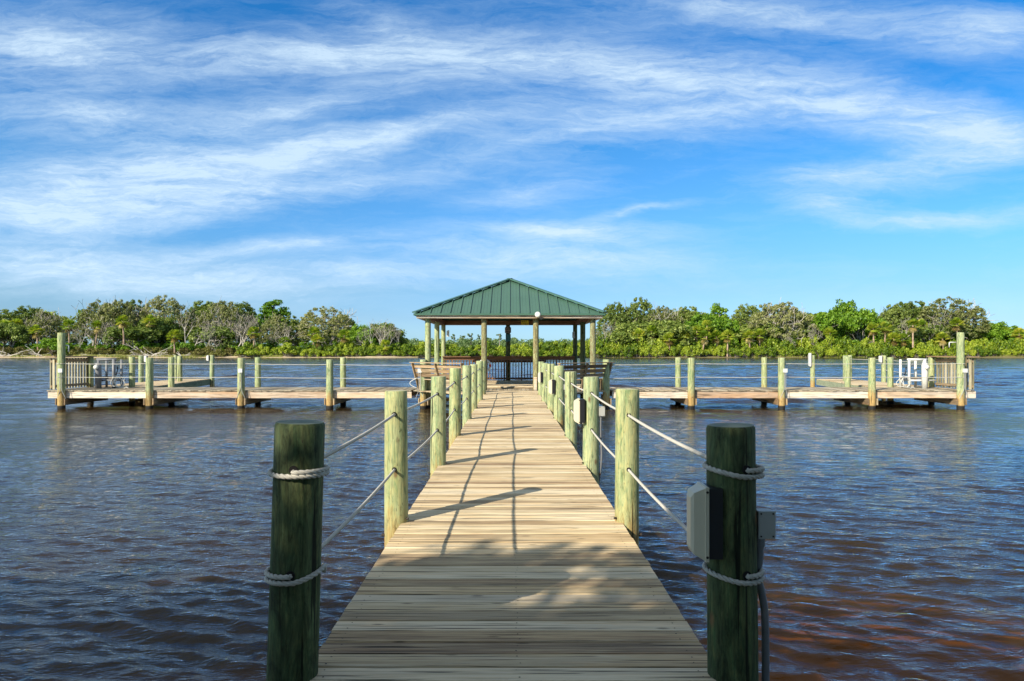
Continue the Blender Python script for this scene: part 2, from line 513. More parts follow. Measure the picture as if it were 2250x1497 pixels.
MAT['dark_oak'] = leaf_mat('dark_oak_leaves', [(0.08, 0.125, 0.022), (0.16, 0.22, 0.04), (0.27, 0.32, 0.07)])
MAT['bright'] = leaf_mat('bright_leaves', [(0.06, 0.14, 0.008), (0.13, 0.25, 0.012), (0.23, 0.36, 0.03)])
MAT['mangrove'] = leaf_mat('mangrove_leaves', [(0.065, 0.125, 0.006), (0.19, 0.28, 0.013), (0.39, 0.44, 0.04)], spread=0.4)
MAT['scrub'] = leaf_mat('dry_scrub_leaves', [(0.09, 0.075, 0.025), (0.19, 0.165, 0.045), (0.24, 0.25, 0.06)])
MAT['palm'] = leaf_mat('palm_fronds', [(0.12, 0.20, 0.015), (0.27, 0.36, 0.03), (0.52, 0.50, 0.06)], spread=0.3)
MAT['palm_dead'] = leaf_mat('dead_fronds', [(0.20, 0.13, 0.04), (0.34, 0.25, 0.07), (0.42, 0.34, 0.13)])
MAT['far_wood'] = leaf_mat('far_pine_needles', [(0.10, 0.17, 0.06), (0.16, 0.23, 0.09), (0.22, 0.28, 0.12)], spread=0.1)
MAT['near_leaf'] = leaf_mat('shade_tree_leaves', [(0.03, 0.035, 0.018), (0.05, 0.06, 0.028), (0.08, 0.09, 0.04)], trans=0.15)


def roof_mat():
    m, T, out = new_mat('green_metal_roof')
    tc = T.add('ShaderNodeTexCoord')
    n = T.noise(T.mapping(tc.outputs['Object'], scale=(1, 1, 1)), 0.8, 5, 0.6)
    c = T.mix(n, (0.046, 0.108, 0.074), (0.075, 0.152, 0.108))
    sp = T.ramp(T.noise(T.mapping(tc.outputs['Object'], scale=(6, 2.2, 2.2)), 1, 3, 0.6, 0.8), [(0.745, 0.0), (0.77, 0.8)])
    c = T.mix(sp, c, (0.5, 0.5, 0.45))
    principled(T, out, c, 0.42, n, 0.05, 0.01, 0.45, 0.1)
    return m


MAT['roof'] = roof_mat()
MAT['roof_trim'] = plain('dark_green_trim', (0.055, 0.125, 0.088), 0.4, 0.15, 3)


# ------------------------------------------------------------------ ground sheet and water
WATER_Z = -0.72
SHORE = 243.0


def sstep(a, b, x):
    t = np.clip((x - a) / (b - a), 0, 1)
    return t * t * (3 - 2 * t)


def shore_line(x):
    return SHORE + 1.6 * np.sin(x * 0.055 + 1.0) + 0.9 * np.sin(x * 0.17)


def ground_z(x, y):
    near = -0.72 + np.clip((-1.5 - y) * 0.22, 0, 2.2)
    near = near - (0.105 - 0.045 * sstep(0.5, 2.5, x) * (1 - sstep(6, 9, x))) * np.clip(y + 1.5, 0, 30) - 0.02 * np.abs(x) * sstep(0, 3, y) * (x < 0) - 0.12 * np.clip(y - 6, 0, 30)
    bed = np.maximum(near, -3.2)
    sh = shore_line(x)
    far = -0.72 + np.clip((y - sh) * 0.115, -2.5, 1.25) + np.clip((y - sh - 14) * 0.02, 0, 2.0)
    far = far + 0.12 * np.sin(x * 0.31) * np.sin(y * 0.23) * (y > sh)
    return np.maximum(bed, np.where(y > 200, far, -9))


def grid_sheet(name, xs, ys, zf, mat):
    X, Y = np.meshgrid(xs, ys)
    Z = zf(X, Y)
    nx, ny = len(xs), len(ys)
    me = bpy.data.meshes.new(name)
    me.vertices.add(nx * ny)
    me.vertices.foreach_set('co', np.stack([X, Y, Z], -1).reshape(-1).astype(np.float32))
    i = (np.arange(ny - 1)[:, None] * nx + np.arange(nx - 1)[None, :]).reshape(-1)
    q = np.stack([i, i + 1, i + 1 + nx, i + nx], -1).astype(np.int32)
    me.loops.add(q.size)
    me.loops.foreach_set('vertex_index', q.reshape(-1))
    me.polygons.add(len(q))
    me.polygons.foreach_set('loop_start', np.arange(0, q.size, 4, dtype=np.int32))
    me.update(calc_edges=True)
    me.polygons.foreach_set('use_smooth', [True] * len(q))
    me.materials.append(mat)
    o = bpy.data.objects.new(name, me)
    COL.objects.link(o)
    return o


def ground_mat():
    m, T, out = new_mat('river_bank_ground')
    geo = T.add('ShaderNodeNewGeometry')
    P = geo.outputs['Position']
    z = T.add('ShaderNodeSeparateXYZ', ins={0: P}).outputs[2]
    yy = T.add('ShaderNodeSeparateXYZ', ins={0: P}).outputs[1]
    n = T.noise(P, 0.25, 5, 0.6)
    n2 = T.noise(P, 2.5, 5, 0.6)
    sand = T.mix(n2, (0.42, 0.32, 0.20), (0.62, 0.51, 0.36))
    xx = T.add('ShaderNodeSeparateXYZ', ins={0: P}).outputs[0]
    sand = T.mix(T.ramp(T.math('MULTIPLY_ADD', xx, 0.02, 1.2, clamp=True), [(0.2, 0.0), (0.8, 1.0)]), sand, T.mix(n2, (0.10, 0.085, 0.04), (0.24, 0.20, 0.10)))
    grass = T.mix(n2, (0.08, 0.10, 0.02), (0.22, 0.24, 0.06))
    k = T.math('ADD', z, T.math('MULTIPLY', T.math('SUBTRACT', n, 0.5), 1.6))
    c = T.mix(T.ramp(T.math('MULTIPLY_ADD', k, 0.8, 0.45), [(0.3, 0.0), (0.6, 1.0)]), sand, grass)
    wet = T.ramp(T.math('MULTIPLY_ADD', z, 3.0, 3.0), [(0.7, 0.0), (1.0, 1.0)])
    mud = T.mix(T.noise(P, 0.9, 4, 0.6), (0.34, 0.24, 0.13), (0.66, 0.50, 0.30))
    c = T.mix(wet, mud, c)
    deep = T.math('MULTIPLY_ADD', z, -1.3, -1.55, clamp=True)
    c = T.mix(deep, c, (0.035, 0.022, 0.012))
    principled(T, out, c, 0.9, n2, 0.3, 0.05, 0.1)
    return m


xs = np.concatenate([np.linspace(-2500, -300, 12), np.linspace(-290, 290, 291), np.linspace(300, 2500, 12)])
ys = np.concatenate([np.linspace(-400, -40, 10), np.linspace(-35, 30, 90), np.linspace(34, 225, 12), np.linspace(228, 300, 73), np.linspace(310, 900, 30), np.linspace(1000, 6000, 12)])
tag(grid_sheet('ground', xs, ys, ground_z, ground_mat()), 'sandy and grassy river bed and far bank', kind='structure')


def water_mat():
    m, T, out = new_mat('tannin_river_water')
    geo = T.add('ShaderNodeNewGeometry')
    P = geo.outputs['Position']
    a = T.noise(T.mapping(P, rot=(0, 0, R(-20)), scale=(1.6, 4.2, 1)), 1.0, 4, 0.55, 0.5)
    b = T.noise(T.mapping(P, rot=(0, 0, R(14)), scale=(5, 12, 1)), 1.0, 3, 0.55, 0.4)
    c0 = T.noise(T.mapping(P, rot=(0, 0, R(-12)), scale=(0.45, 1.2, 1)), 1.0, 3, 0.5, 0.3)
    patch = T.noise(T.mapping(P, scale=(0.02, 0.06, 1)), 1.0, 3, 0.5)
    h = T.math('ADD', T.math('MULTIPLY', a, 0.06), T.math('MULTIPLY', b, 0.026))
    h = T.math('ADD', h, T.math('MULTIPLY', c0, 0.07))
    fine = T.noise(T.mapping(P, rot=(0, 0, R(-30)), scale=(14, 32, 1)), 1.0, 3, 0.6, 0.3)
    h = T.math('ADD', h, T.math('MULTIPLY', fine, 0.011))
    h = T.math('MULTIPLY', h, T.math('MULTIPLY_ADD', patch, 0.8, 0.6))
    # the open river is choppier than the lee of the docks
    yy = T.add('ShaderNodeSeparateXYZ', ins={0: P}).outputs[1]
    mr = T.add('ShaderNodeMapRange', ins={0: yy, 1: 4.0, 2: 45.0, 3: 0.62, 4: 1.1}).outputs[0]
    h = T.math('MULTIPLY', h, mr)
    bump = T.add('ShaderNodeBump', ins={'Strength': 1.0, 'Distance': 0.8, 'Height': h})
    fr = T.add('ShaderNodeFresnel', ins={'IOR': 1.33, 'Normal': bump.outputs[0]})
    gl = T.add('ShaderNodeBsdfGlossy', ins={'Color': (0.90, 0.96, 1, 1), 'Roughness': 0.04, 'Normal': bump.outputs[0]})
    tr = T.add('ShaderNodeBsdfTransparent', ins={'Color': (0.90, 0.58, 0.15, 1)})
    df = T.add('ShaderNodeBsdfDiffuse', ins={'Color': (0.052, 0.033, 0.013, 1)})
    un = T.add('ShaderNodeMixShader', ins={0: 0.38, 1: tr.outputs[0], 2: df.outputs[0]})
    mx = T.add('ShaderNodeMixShader', ins={0: fr.outputs[0], 1: un.outputs[0], 2: gl.outputs[0]})
    T.link(mx.outputs[0], out.inputs[0])
    return m


def build_water():
    rng = np.random.RandomState(5)
    # fan of rings around the pier's foot: fine near, coarse far
    rr = [0.0]
    r = 1.2
    while r < 250:
        rr.append(r)
        r *= 1.0052 if r > 3.5 else 1.012
    rr += list(np.geomspace(255, 5000, 30))
    rr = np.array(rr)
    th = np.concatenate([np.linspace(R(38), R(142), 640), np.linspace(R(150), R(390), 40)])
    TH, RR = np.meshgrid(th, rr)
    X = RR * np.cos(TH)
    Y = RR * np.sin(TH) - 1.0
    Z = np.zeros_like(X)
    cell = 0.0052 * RR
    for i in range(46):
        lam = 0.085 * (1.064 ** i) if i < 30 else rng.uniform(0.12, 0.36)
        ang = R(90 - 17 + rng.normal(0, 24))
        k = 2 * PI / lam
        amp = 0.0056 * lam ** 0.8
        ph = rng.uniform(0, 2 * PI)
        fade = np.clip(lam / (cell * 2.6) - 1.0, 0, 1)
        p = k * (X * math.cos(ang) + Y * math.sin(ang)) + ph + 0.8 * np.sin(0.7 * X + 0.4 * Y + i)
        Z += fade * amp * (np.sin(p) - 0.26 * np.cos(2 * p))
    open_w = sstep(18, 40, Y) * 0.9 + 0.1
    for i in range(18):
        lam = rng.uniform(0.8, 3.0)
        k = 2 * PI / lam
        ang = R(90 - 8 + rng.normal(0, 26))
        fade = np.clip(lam / (cell * 2.6) - 1.0, 0, 1)
        Z += open_w * fade * (0.058 / k) * np.sin(k * (X * math.cos(ang) + Y * math.sin(ang)) + rng.uniform(0, 6.3) + 0.7 * np.sin(0.3 * X + 0.2 * Y + i))
    mod = 0.8 + 0.35 * np.sin(X * 0.35 + 1.3 * np.sin(Y * 0.21)) * np.sin(Y * 0.3 + X * 0.07)
    Z = WATER_Z + Z * mod * 1.25
    nx, ny = len(th), len(rr)
    me = bpy.data.meshes.new('water')
    me.vertices.add(nx * ny)
    me.vertices.foreach_set('co', np.stack([X, Y, Z], -1).reshape(-1).astype(np.float32))
    j = np.arange(nx)
    jn = (j + 1) % nx
    q = []
    for i in range(ny - 1):
        q.append(np.stack([i * nx + jn, i * nx + j, (i + 1) * nx + j, (i + 1) * nx + jn], -1))
    q = np.concatenate(q).astype(np.int32)
    me.loops.add(q.size)
    me.loops.foreach_set('vertex_index', q.reshape(-1))
    me.polygons.add(len(q))
    me.polygons.foreach_set('loop_start', np.arange(0, q.size, 4, dtype=np.int32))
    me.update(calc_edges=True)
    me.polygons.foreach_set('use_smooth', [True] * len(q))
    me.materials.append(water_mat())
    o = bpy.data.objects.new('water', me)
    COL.objects.link(o)
    tag(o, 'rippled blue-brown river water', kind='structure')


build_water()


# ------------------------------------------------------------------ boards
rnd = random.Random(11)


def plank_poly(w, t, ch=0.006):
    return [(-w / 2, -t), (w / 2, -t), (w / 2, -ch), (w / 2 - ch, 0), (-w / 2 + ch, 0), (-w / 2, -ch)]


def planks_along_x(mb, y0, y1, xf, z=0.0, w=0.139, gap=0.005, t=0.038, nails=False, jit=0.004):
    """boards lying across the walk; xf(y) -> (x0, x1)"""
    y = y0
    while y + w <= y1 + 0.02:
        yc = y + w / 2
        x0, x1 = xf(yc)
        dz = rnd.uniform(-0.0025, 0.0025)
        ww = w * rnd.uniform(0.985, 1.01)
        poly = [(yc + p, z + dz + q) for p, q in plank_poly(ww, t)]
        mb.mi = 0
        mb.prism(poly, 'x', x0 + rnd.uniform(-jit, jit), x1 + rnd.uniform(-jit, jit), rnd=rnd.random())
        if nails:
            mb.mi = 1
            for nx in (x0 + 0.09, 0.03, x1 - 0.09):
                for ny in (-0.035, 0.035):
                    cx, cy = nx + rnd.uniform(-0.012, 0.012), yc + ny + rnd.uniform(-0.008, 0.008)
                    r = rnd.uniform(0.0035, 0.0055)
                    vs = [(cx + r * math.cos(a), cy + r * math.sin(a), z + dz + 0.0012) for a in [k * PI / 3 for k in range(6)]]
                    mb.add(vs, [tuple(range(6))])
            mb.mi = 0
        y += w + gap * rnd.uniform(0.6, 1.5)


def planks_along_y(mb, x0, x1, yf, z=0.0, w=0.138, gap=0.010, t=0.038, jit=0.015):
    x = x0
    while x + w <= x1 + 0.03:
        xc = x + w / 2
        a, b = yf(xc)
        dz = rnd.uniform(-0.004, 0.004)
        poly = [(xc + p, z + dz + q) for p, q in plank_poly(w, t)]
        mb.prism(poly, 'y', a + rnd.uniform(-jit, jit), b + rnd.uniform(-jit, jit), rnd=rnd.random())
        x += w + gap * rnd.uniform(0.6, 1.5)


# ---- the long pier
pier = empty('pier', (0, 0, 0), label='long straight boardwalk pier of bleached crosswise boards leading to the gazebo', cat='pier')
mb = MB()


def pier_edges(y):
    e = 1.0
    if y > 24.3:
        e = 1.0 + (y - 24.3) * (2.85 / 2.7)
    return -e, e


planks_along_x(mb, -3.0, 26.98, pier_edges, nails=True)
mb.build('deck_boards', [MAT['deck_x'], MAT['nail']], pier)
mb = MB()
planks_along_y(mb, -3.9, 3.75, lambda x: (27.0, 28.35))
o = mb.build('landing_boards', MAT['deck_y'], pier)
for sx in (-0.92, 0.0, 0.92):
    MB().box(sx - 0.025, sx + 0.025, -3.0, 26.9, -0.29, -0.039, rnd=rnd.random()).build('stringer', MAT['fascia_y'], pier)

POST_L = [(-1.053, 3.28, 1.21, 0.118), (-1.055, 6.23, 1.19, 0.108), (-1.01, 9.34, 1.205, 0.108), (-1.05, 12.55, 1.24, 0.112),
          (-1.03, 15.6, 1.225, 0.106), (-1.04, 18.45, 1.195, 0.106), (-1.04, 21.8, 1.24, 0.108), (-1.05, 24.6, 1.20, 0.108)]
POST_R = [(1.062, 3.28, 1.195, 0.118), (1.05, 6.25, 1.205, 0.112), (1.075, 9.32, 1.20, 0.113), (1.07, 12.4, 1.18, 0.112),
          (1.07, 15.6, 1.217, 0.118), (1.06, 18.3, 1.21, 0.112), (1.04, 21.2, 1.18, 0.118), (1.03, 24.2, 1.18, 0.112)]


def post_mesh(h, zb, r, seed, n=28, lean=(0, 0), taper=0.97, notch=None):
    """a slightly irregular round timber; origin at deck level"""
    q = random.Random(seed)
    ph = [q.uniform(0, 6.28) for _ in range(6)]
    zs = [zb + (h - zb) * i / 18 for i in range(18)]
    zs += [h - 0.012, h]
    mb = MB()
    vs, fs = [], []
    tilt = q.uniform(-0.03, 0.03)
    for i, z in enumerate(zs):
        rr = r * (1 + (taper - 1) * max(0, z) / max(h, 0.1))
        if z == h:
            rr -= 0.008
        for k in range(n):
            a = 2 * PI * k / n
            f = 1 + 0.018 * math.sin(2 * a + ph[0] + z * 0.5) + 0.012 * math.sin(3 * a + ph[1]) + 0.006 * math.sin(7 * a + ph[2] + z * 1.4) + 0.008 * math.sin(z * 3.1 + ph[3])
            x, y = rr * f * math.cos(a), rr * f * math.sin(a)
            zz = z + (x * tilt if i >= len(zs) - 2 else 0)
            vs.append((x + lean[0] * z, y + lean[1] * z, zz))
        if i:
            b = (i - 1) * n
            for k in range(n):
                fs.append((b + k, b + (k + 1) % n, b + n + (k + 1) % n, b + n + k))
    mb.add(vs, fs)
    b = (len(zs) - 1) * n
    mb.mi = 1
    c = Vector((lean[0] * h, lean[1] * h, h + 0.004))
    mb.add([Vector(vs[b + k]) for k in range(n)] + [c], [(k, (k + 1) % n, n) for k in range(n)])
    return mb


def make_post(name, x, y, h, r, zb, seed, label, group, mats, lean=(0, 0), cat='post'):
    mb = post_mesh(h, zb, r, seed, lean=lean)
    o = mb.build(name, mats, None, smooth=True)
    for p in o.data.polygons:
        if p.material_index == 1:
            p.use_smooth = False
    o.location = (x, y, 0)
    return tag(o, label, cat, group)


PM = [MAT['post'], MAT['post_top']]
PMO = [MAT['post_dark_shaded'], MAT['post_top_old']]
ordl = ['nearest', 'second', 'third', 'fourth', 'fifth', 'sixth', 'seventh', 'farthest']
for side, lst in (('left', POST_L), ('right', POST_R)):
    for i, (x, y, h, r) in enumerate(lst):
        if i == 0:
            lab = ('dark mottled green round post at front left wrapped with two rope coils' if side == 'left' else
                   'dark mottled green round post at front right carrying a cream lamp and rope coils')
        else:
            extra = {('left', 1): 'round green post with orange stained foot, ', ('left', 2): 'pale green post with an orange foot, ',
                     ('right', 1): 'pale green post with a long crack, ', ('right', 2): 'green post carrying lamp and grey box, ',
                     ('right', 4): 'post with brown knot and orange foot, '}.get((side, i), 'round green treated post, ')
            lab = extra + ordl[i] + " along the pier's " + side + " edge"
        make_post('pier_post', x, y, h, r, -2.6, i * 7 + (side == 'right') * 101 + 3, lab, 'round posts lining the pier',
                  PMO if i == 0 else PM, lean=((0.030, 0) if (side == 'left' and i == 0) else (rnd.uniform(-0.008, 0.008), rnd.uniform(-0.006, 0.006))))

# cross caps under the pier at each pair of posts
for i in range(8):
    yy = POST_L[i][1]
    for dy in (-0.15, 0.15):
        MB().box(-1.10, 1.10, yy + dy - 0.02, yy + dy + 0.02, -0.52, -0.295, rnd=rnd.random()).build('cross_beam', MAT['joist'], pier)


# ---- ropes
def rope_mesh(path, rad=0.0125, pitch=0.085, step=0.016, n=6, strands=3):
    """three strands twisted round the path"""
    P = [Vector(p) for p in path]
    L = [0.0]
    for i in range(1, len(P)):
        L.append(L[-1] + (P[i] - P[i - 1]).length)
    tot = L[-1]
    m = max(2, int(tot / step))
    pts = []
    j = 0
    for i in range(m + 1):
        s = tot * i / m
        while j < len(L) - 2 and L[j + 1] < s:
            j += 1
        t = (s - L[j]) / max(1e-9, L[j + 1] - L[j])
        pts.append(P[j].lerp(P[j + 1], t))
    A = np.array(pts)
    Tn = np.gradient(A, axis=0)
    Tn /= np.linalg.norm(Tn, axis=1)[:, None] + 1e-12
    U = np.zeros_like(A)
    u = np.array(Vector(Tn[0]).orthogonal().normalized())
    for i in range(len(A)):
        u = u - Tn[i] * u.dot(Tn[i])
        u /= np.linalg.norm(u)
        U[i] = u
    W = np.cross(Tn, U)
    s = np.linspace(0, tot, len(A))
    mb = MB()
    for k in range(strands):
        ph = 2 * PI * s / pitch + 2 * PI * k / strands
        C = A + (U * np.cos(ph)[:, None] + W * np.sin(ph)[:, None]) * rad * 0.52
        vs = []
        for q in range(n):
            a = 2 * PI * q / n
            vs.append(C + (U * math.cos(a) + W * math.sin(a)) * rad * 0.56)
        V = np.stack(vs, 1).reshape(-1, 3)
        fs = []
        for i in range(len(A) - 1):
            b = i * n
            for q in range(n):
                fs.append((b + q, b + (q + 1) % n, b + n + (q + 1) % n, b + n + q))
        fs.append(tuple(range(n - 1, -1, -1)))
        fs.append(tuple(range((len(A) - 1) * n, len(A) * n)))
        mb.add(V.tolist(), fs)
    return mb


def coil(cx, cy, R0, a0, turns, z0, z1, r, n_per=40, ease=None):
    pts = []
    n = int(abs(turns) * n_per)
    for i in range(n + 1):
        t = i / n
        a = a0 + 2 * PI * turns * t
        zz = z0 + (z1 - z0) * (ease(t) if ease else t)
        rr = R0 + r
        if i == 0:
            pts.append(((cx + (R0 - 0.05) * math.cos(a)), cy + (R0 - 0.05) * math.sin(a), zz + 0.004))
        pts.append((cx + rr * math.cos(a), cy + rr * math.sin(a), zz))
    return pts


RR = 0.0135


def span(a, b, sag, n=24):
    a, b = Vector(a), Vector(b)
    out = []
    for i in range(n + 1):
        t = i / n
        p = a.lerp(b, t)
        p.z -= sag * 4 * t * (1 - t)
        out.append(p)
    return out


ZH = {('left', 0): [.984, .985, .975, .985, .98, .975, .99, .98], ('left', 1): [.495, .489, .485, .49, .48, .485, .49, .485],
      ('right', 0): [.985, .975, .985, .97, .985, .975, .98, .98], ('right', 1): [.495, .485, .49, .485, .48, .49, .48, .485]}
for side, lst in (('left', POST_L), ('right', POST_R)):
    for lv in (0, 1):
        zs = ZH[(side, lv)]
        x0, y0, h0, r0 = lst[0]
        zc = zs[0]
        if side == 'left':
            x0 += 0.030 * zc
        # coil tied on the first post, then the run through the others
        if side == 'left' and lv == 0:
            pts = coil(x0, y0, r0, R(-85), 1.42, zc + 0.005, zc - 0.022, RR)
        elif side == 'left':
            pts = coil(x0, y0, r0, R(-84), -1.45, zc + 0.012, zc - 0.03, RR, ease=lambda t: t + 0.0)
            pts = [(p[0], p[1], p[2] + (0.030 * max(0, math.cos(math.atan2(p[1] - y0, p[0] - x0) - 0.3)) if i > 30 else 0)) for i, p in enumerate(pts)]
        else:
            pts = coil(x0, y0, r0, R(-76), 1.42, zc + 0.012, zc - 0.030, RR)
            pts = [(p[0], p[1], p[2] + (0.022 * max(0, -math.cos(math.atan2(p[1] - y0, p[0] - x0))) if i > 18 else 0)) for i, p in enumerate(pts)]
        if len(lst) > 1:
            o1 = rope_mesh(pts).v
        mbr = rope_mesh(pts)
        path = []
        prev = None
        for i, (x, y, h, r) in enumerate(lst):
            p = Vector((x + (0.030 * zs[i] if (side == 'left' and i == 0) else 0), y, zs[i]))
            if prev is not None:
                path += span(prev, p, 0.020 if lv == 0 else 0.024)[(0 if i == 1 else 1):]
            prev = p
        m2 = rope_mesh(path, step=0.02, n=5)
        mbr.add(m2.v, m2.f)
        nm = 'upper' if lv == 0 else 'lower'
        o = mbr.build('guard_rope', MAT['rope'], smooth=True, fix=False)
        tag(o, nm + ' white twisted rope threaded through the posts along the pier\'s ' + side + ' edge', 'rope', 'guard ropes along the pier')
        # dark drilled holes where the rope enters
        hb = MB()
        for i, (x, y, h, r) in enumerate(lst):
            if i == 0:
                a = R(-85 if (side == 'left') else -76)
                cx, cy = x0 + (r + 0.001) * math.cos(a), y0 + (r + 0.001) * math.sin(a)
                d = Vector((math.cos(a), math.sin(a), 0))
                zz = zs[0] + 0.014
            else:
                cx, cy = x, y - r * 1.005
                d = Vector((0, -1, 0))
                zz = zs[i]
            hb.tube([Vector((cx, cy, zz)) - d * 0.02, Vector((cx, cy, zz)) + d * 0.0015], [0.021, 0.021], 12)
        # one bolt head low on the outer face of every post
        post_objs = [q for q in COL.objects if q.name.startswith('pier_post')]
        # a hole belongs to its own post
        verts_per = len(hb.v) // len(lst)
        faces_per = len(hb.f) // len(lst)
        for i, (x, y, h, r) in enumerate(lst):
            po = min(post_objs, key=lambda q: (q.location.x - x) ** 2 + (q.location.y - y) ** 2)
            one = MB()
            vv = hb.v[i * verts_per:(i + 1) * verts_per]
            ff = [tuple(k - i * verts_per for k in f) for f in hb.f[i * faces_per:(i + 1) * faces_per]]
            one.add([(p[0] - po.location.x, p[1] - po.location.y, p[2]) for p in vv], ff)
            one.build('rope_hole', MAT['hole'], po)
            if lv == 1 and i > 0:
                sg = -1 if side == 'left' else 1
                MB().tube([(sg * (r - 0.01), -0.03, -0.12), (sg * (r + 0.022), -0.03, -0.12)], 0.014, 8).build('bolt', MAT['nail'], po)
                MB().tube([(-sg * (r - 0.01), -0.05, 0.035), (-sg * (r + 0.012), -0.055, 0.035)], 0.010, 8).build('bolt', MAT['nail'], po)


# ---- post lamps: cream cover on a black housing
def make_lamp(x, y, z0, z1, side=-1, label='', w=0.15, group='lamps on the pier posts'):
    """hangs on the face of a post; cover looks towards side*x"""
    t = empty('post_lamp', (x, y, (z0 + z1) / 2), label=label, cat='lamp', group=group)
    h = (z1 - z0) / 2
    s = side
    hb = MB()
    hb.box(min(0, s * 0.066), max(0, s * 0.066), -w / 2 + 0.006, w / 2 - 0.006, -h + 0.012, h - 0.008)
    hb.build('housing', MAT['black'], t)
    c = MB()
    # faceted cover: base rim, raised body with chamfered ends
    a, b, d = s * 0.066, s * 0.082, s * 0.142
    def ring(xx, wy, hz):
        return [(xx, -wy, -hz), (xx, wy, -hz), (xx, wy, hz), (xx, -wy, hz)]
    rings = [ring(a, w / 2, h), ring(b, w / 2, h), ring(b + s * 0.002, w / 2 - 0.006, h - 0.006), ring(d - s * 0.012, w / 2 - 0.022, h - 0.03), ring(d, w / 2 - 0.040, h - 0.055)]
    vs = [p for r_ in rings for p in r_]
    fs = [(0, 1, 2, 3), (16, 17, 18, 19)]
    for i in range(4):
        for k in range(4):
            fs.append((i * 4 + k, i * 4 + (k + 1) % 4, i * 4 + 4 + (k + 1) % 4, i * 4 + 4 + k))
    c.add(vs, fs)
    c.build('cover', MAT['plastic'], t)
    for zz in (-h + 0.022, h - 0.022):
        MB().tube([(s * 0.074, -w / 2 - 0.003, zz), (s * 0.074, -w / 2 + 0.004, zz)], 0.006, 8).build('screw', MAT['nail'], t)
    return t


def make_jbox(x, y, z, label, w=0.075, h=0.125, conduit=None, mat='grey_box', group='junction boxes on the posts'):
    t = empty('junction_box', (x, y, z), label=label, cat='junction box', group=group)
    b = MB()
    b.box(-w / 2, w / 2, -0.035, 0.035, -h / 2, h / 2)
    o = b.build('box_body', MAT[mat], t)
    mod = o.modifiers.new('bevel', 'BEVEL'); mod.width = 0.004; mod.segments = 2
    l = MB()
    l.box(-w / 2 - 0.003, w / 2 + 0.003, -0.043, -0.0365, -h / 2 - 0.003, h / 2 + 0.003)
    l.build('lid', MAT[mat], t)
    for qx in (-w / 2 + 0.009, w / 2 - 0.009):
        for qz in (-h / 2 + 0.009, h / 2 - 0.009):
            MB().tube([(qx, -0.0455, qz), (qx, -0.042, qz)], 0.0045, 6).build('screw', MAT['nail'], t)
    if conduit:
        for pts, r in conduit:
            m = MB()
            n = len(pts)
            # ribbed flexible conduit
            P = [Vector(p) for p in pts]
            fine = []
            for i in range(n - 1):
                p0, p1, p2, p3 = P[max(0, i - 1)], P[i], P[i + 1], P[min(n - 1, i + 2)]
                for k in range(14):
                    u = k / 14
                    fine.append(0.5 * ((2 * p1) + (p2 - p0) * u + (2 * p0 - 5 * p1 + 4 * p2 - p3) * u * u + (3 * p1 - p0 - 3 * p2 + p3) * u ** 3))
            fine.append(P[-1])
            m.tube(fine, [r * (1.0 if i % 2 else 1.06) for i in range(len(fine))], 10)
            m.build('conduit', MAT['conduit' if mat == 'grey_box' else 'grey_box'], t, smooth=True)
            g = MB()
            g.tube([P[0] + Vector((0, 0, 0.03)), P[0] - Vector((0, 0, 0.035))], r * 1.45, 10)
            g.build('fitting', MAT['conduit' if mat == 'grey_box' else 'pvc'], t)
    return t


# R1 lamp sits in a notch on the pier side of the post
x, y, h, r = POST_R[0]
make_lamp(x - 0.083, y - 0.045, 0.572, 0.918, -1, 'cream faceted lamp with black housing on the dark front right post')
make_jbox(x + 0.148, y + 0.0, 0.725, 'grey box with ribbed conduit on the outer side of the dark front right post',
          conduit=[([(-0.02, 0, -0.075), (-0.02, 0, -0.16), (-0.03, 0.0, -0.25), (-0.012, 0.0, -0.33), (0.005, 0.0, -0.45), (0.008, 0.0, -0.75), (0.0, 0.0, -1.0), (-0.03, 0.02, -1.5)], 0.0175)])
# a conduit strap
for i, side_lab in ((2, 'third'), (4, 'fifth'), (6, 'seventh')):
    x, y, h, r = POST_R[i]
    make_lamp(x - 0.095, y - 0.05, 0.57, 0.91, -1, 'cream and black lamp on the ' + side_lab + ' post along the right edge')
    if i < 6:
        make_jbox(x + 0.145, y - 0.02, 0.735, 'grey box with conduit on the outer side of the ' + side_lab + ' right post',
                  conduit=[([(-0.01, 0, -0.07), (-0.012, 0, -0.3), (0.0, 0, -0.6), (-0.02, 0, -0.85), (-0.06, 0, -1.1)], 0.012)])


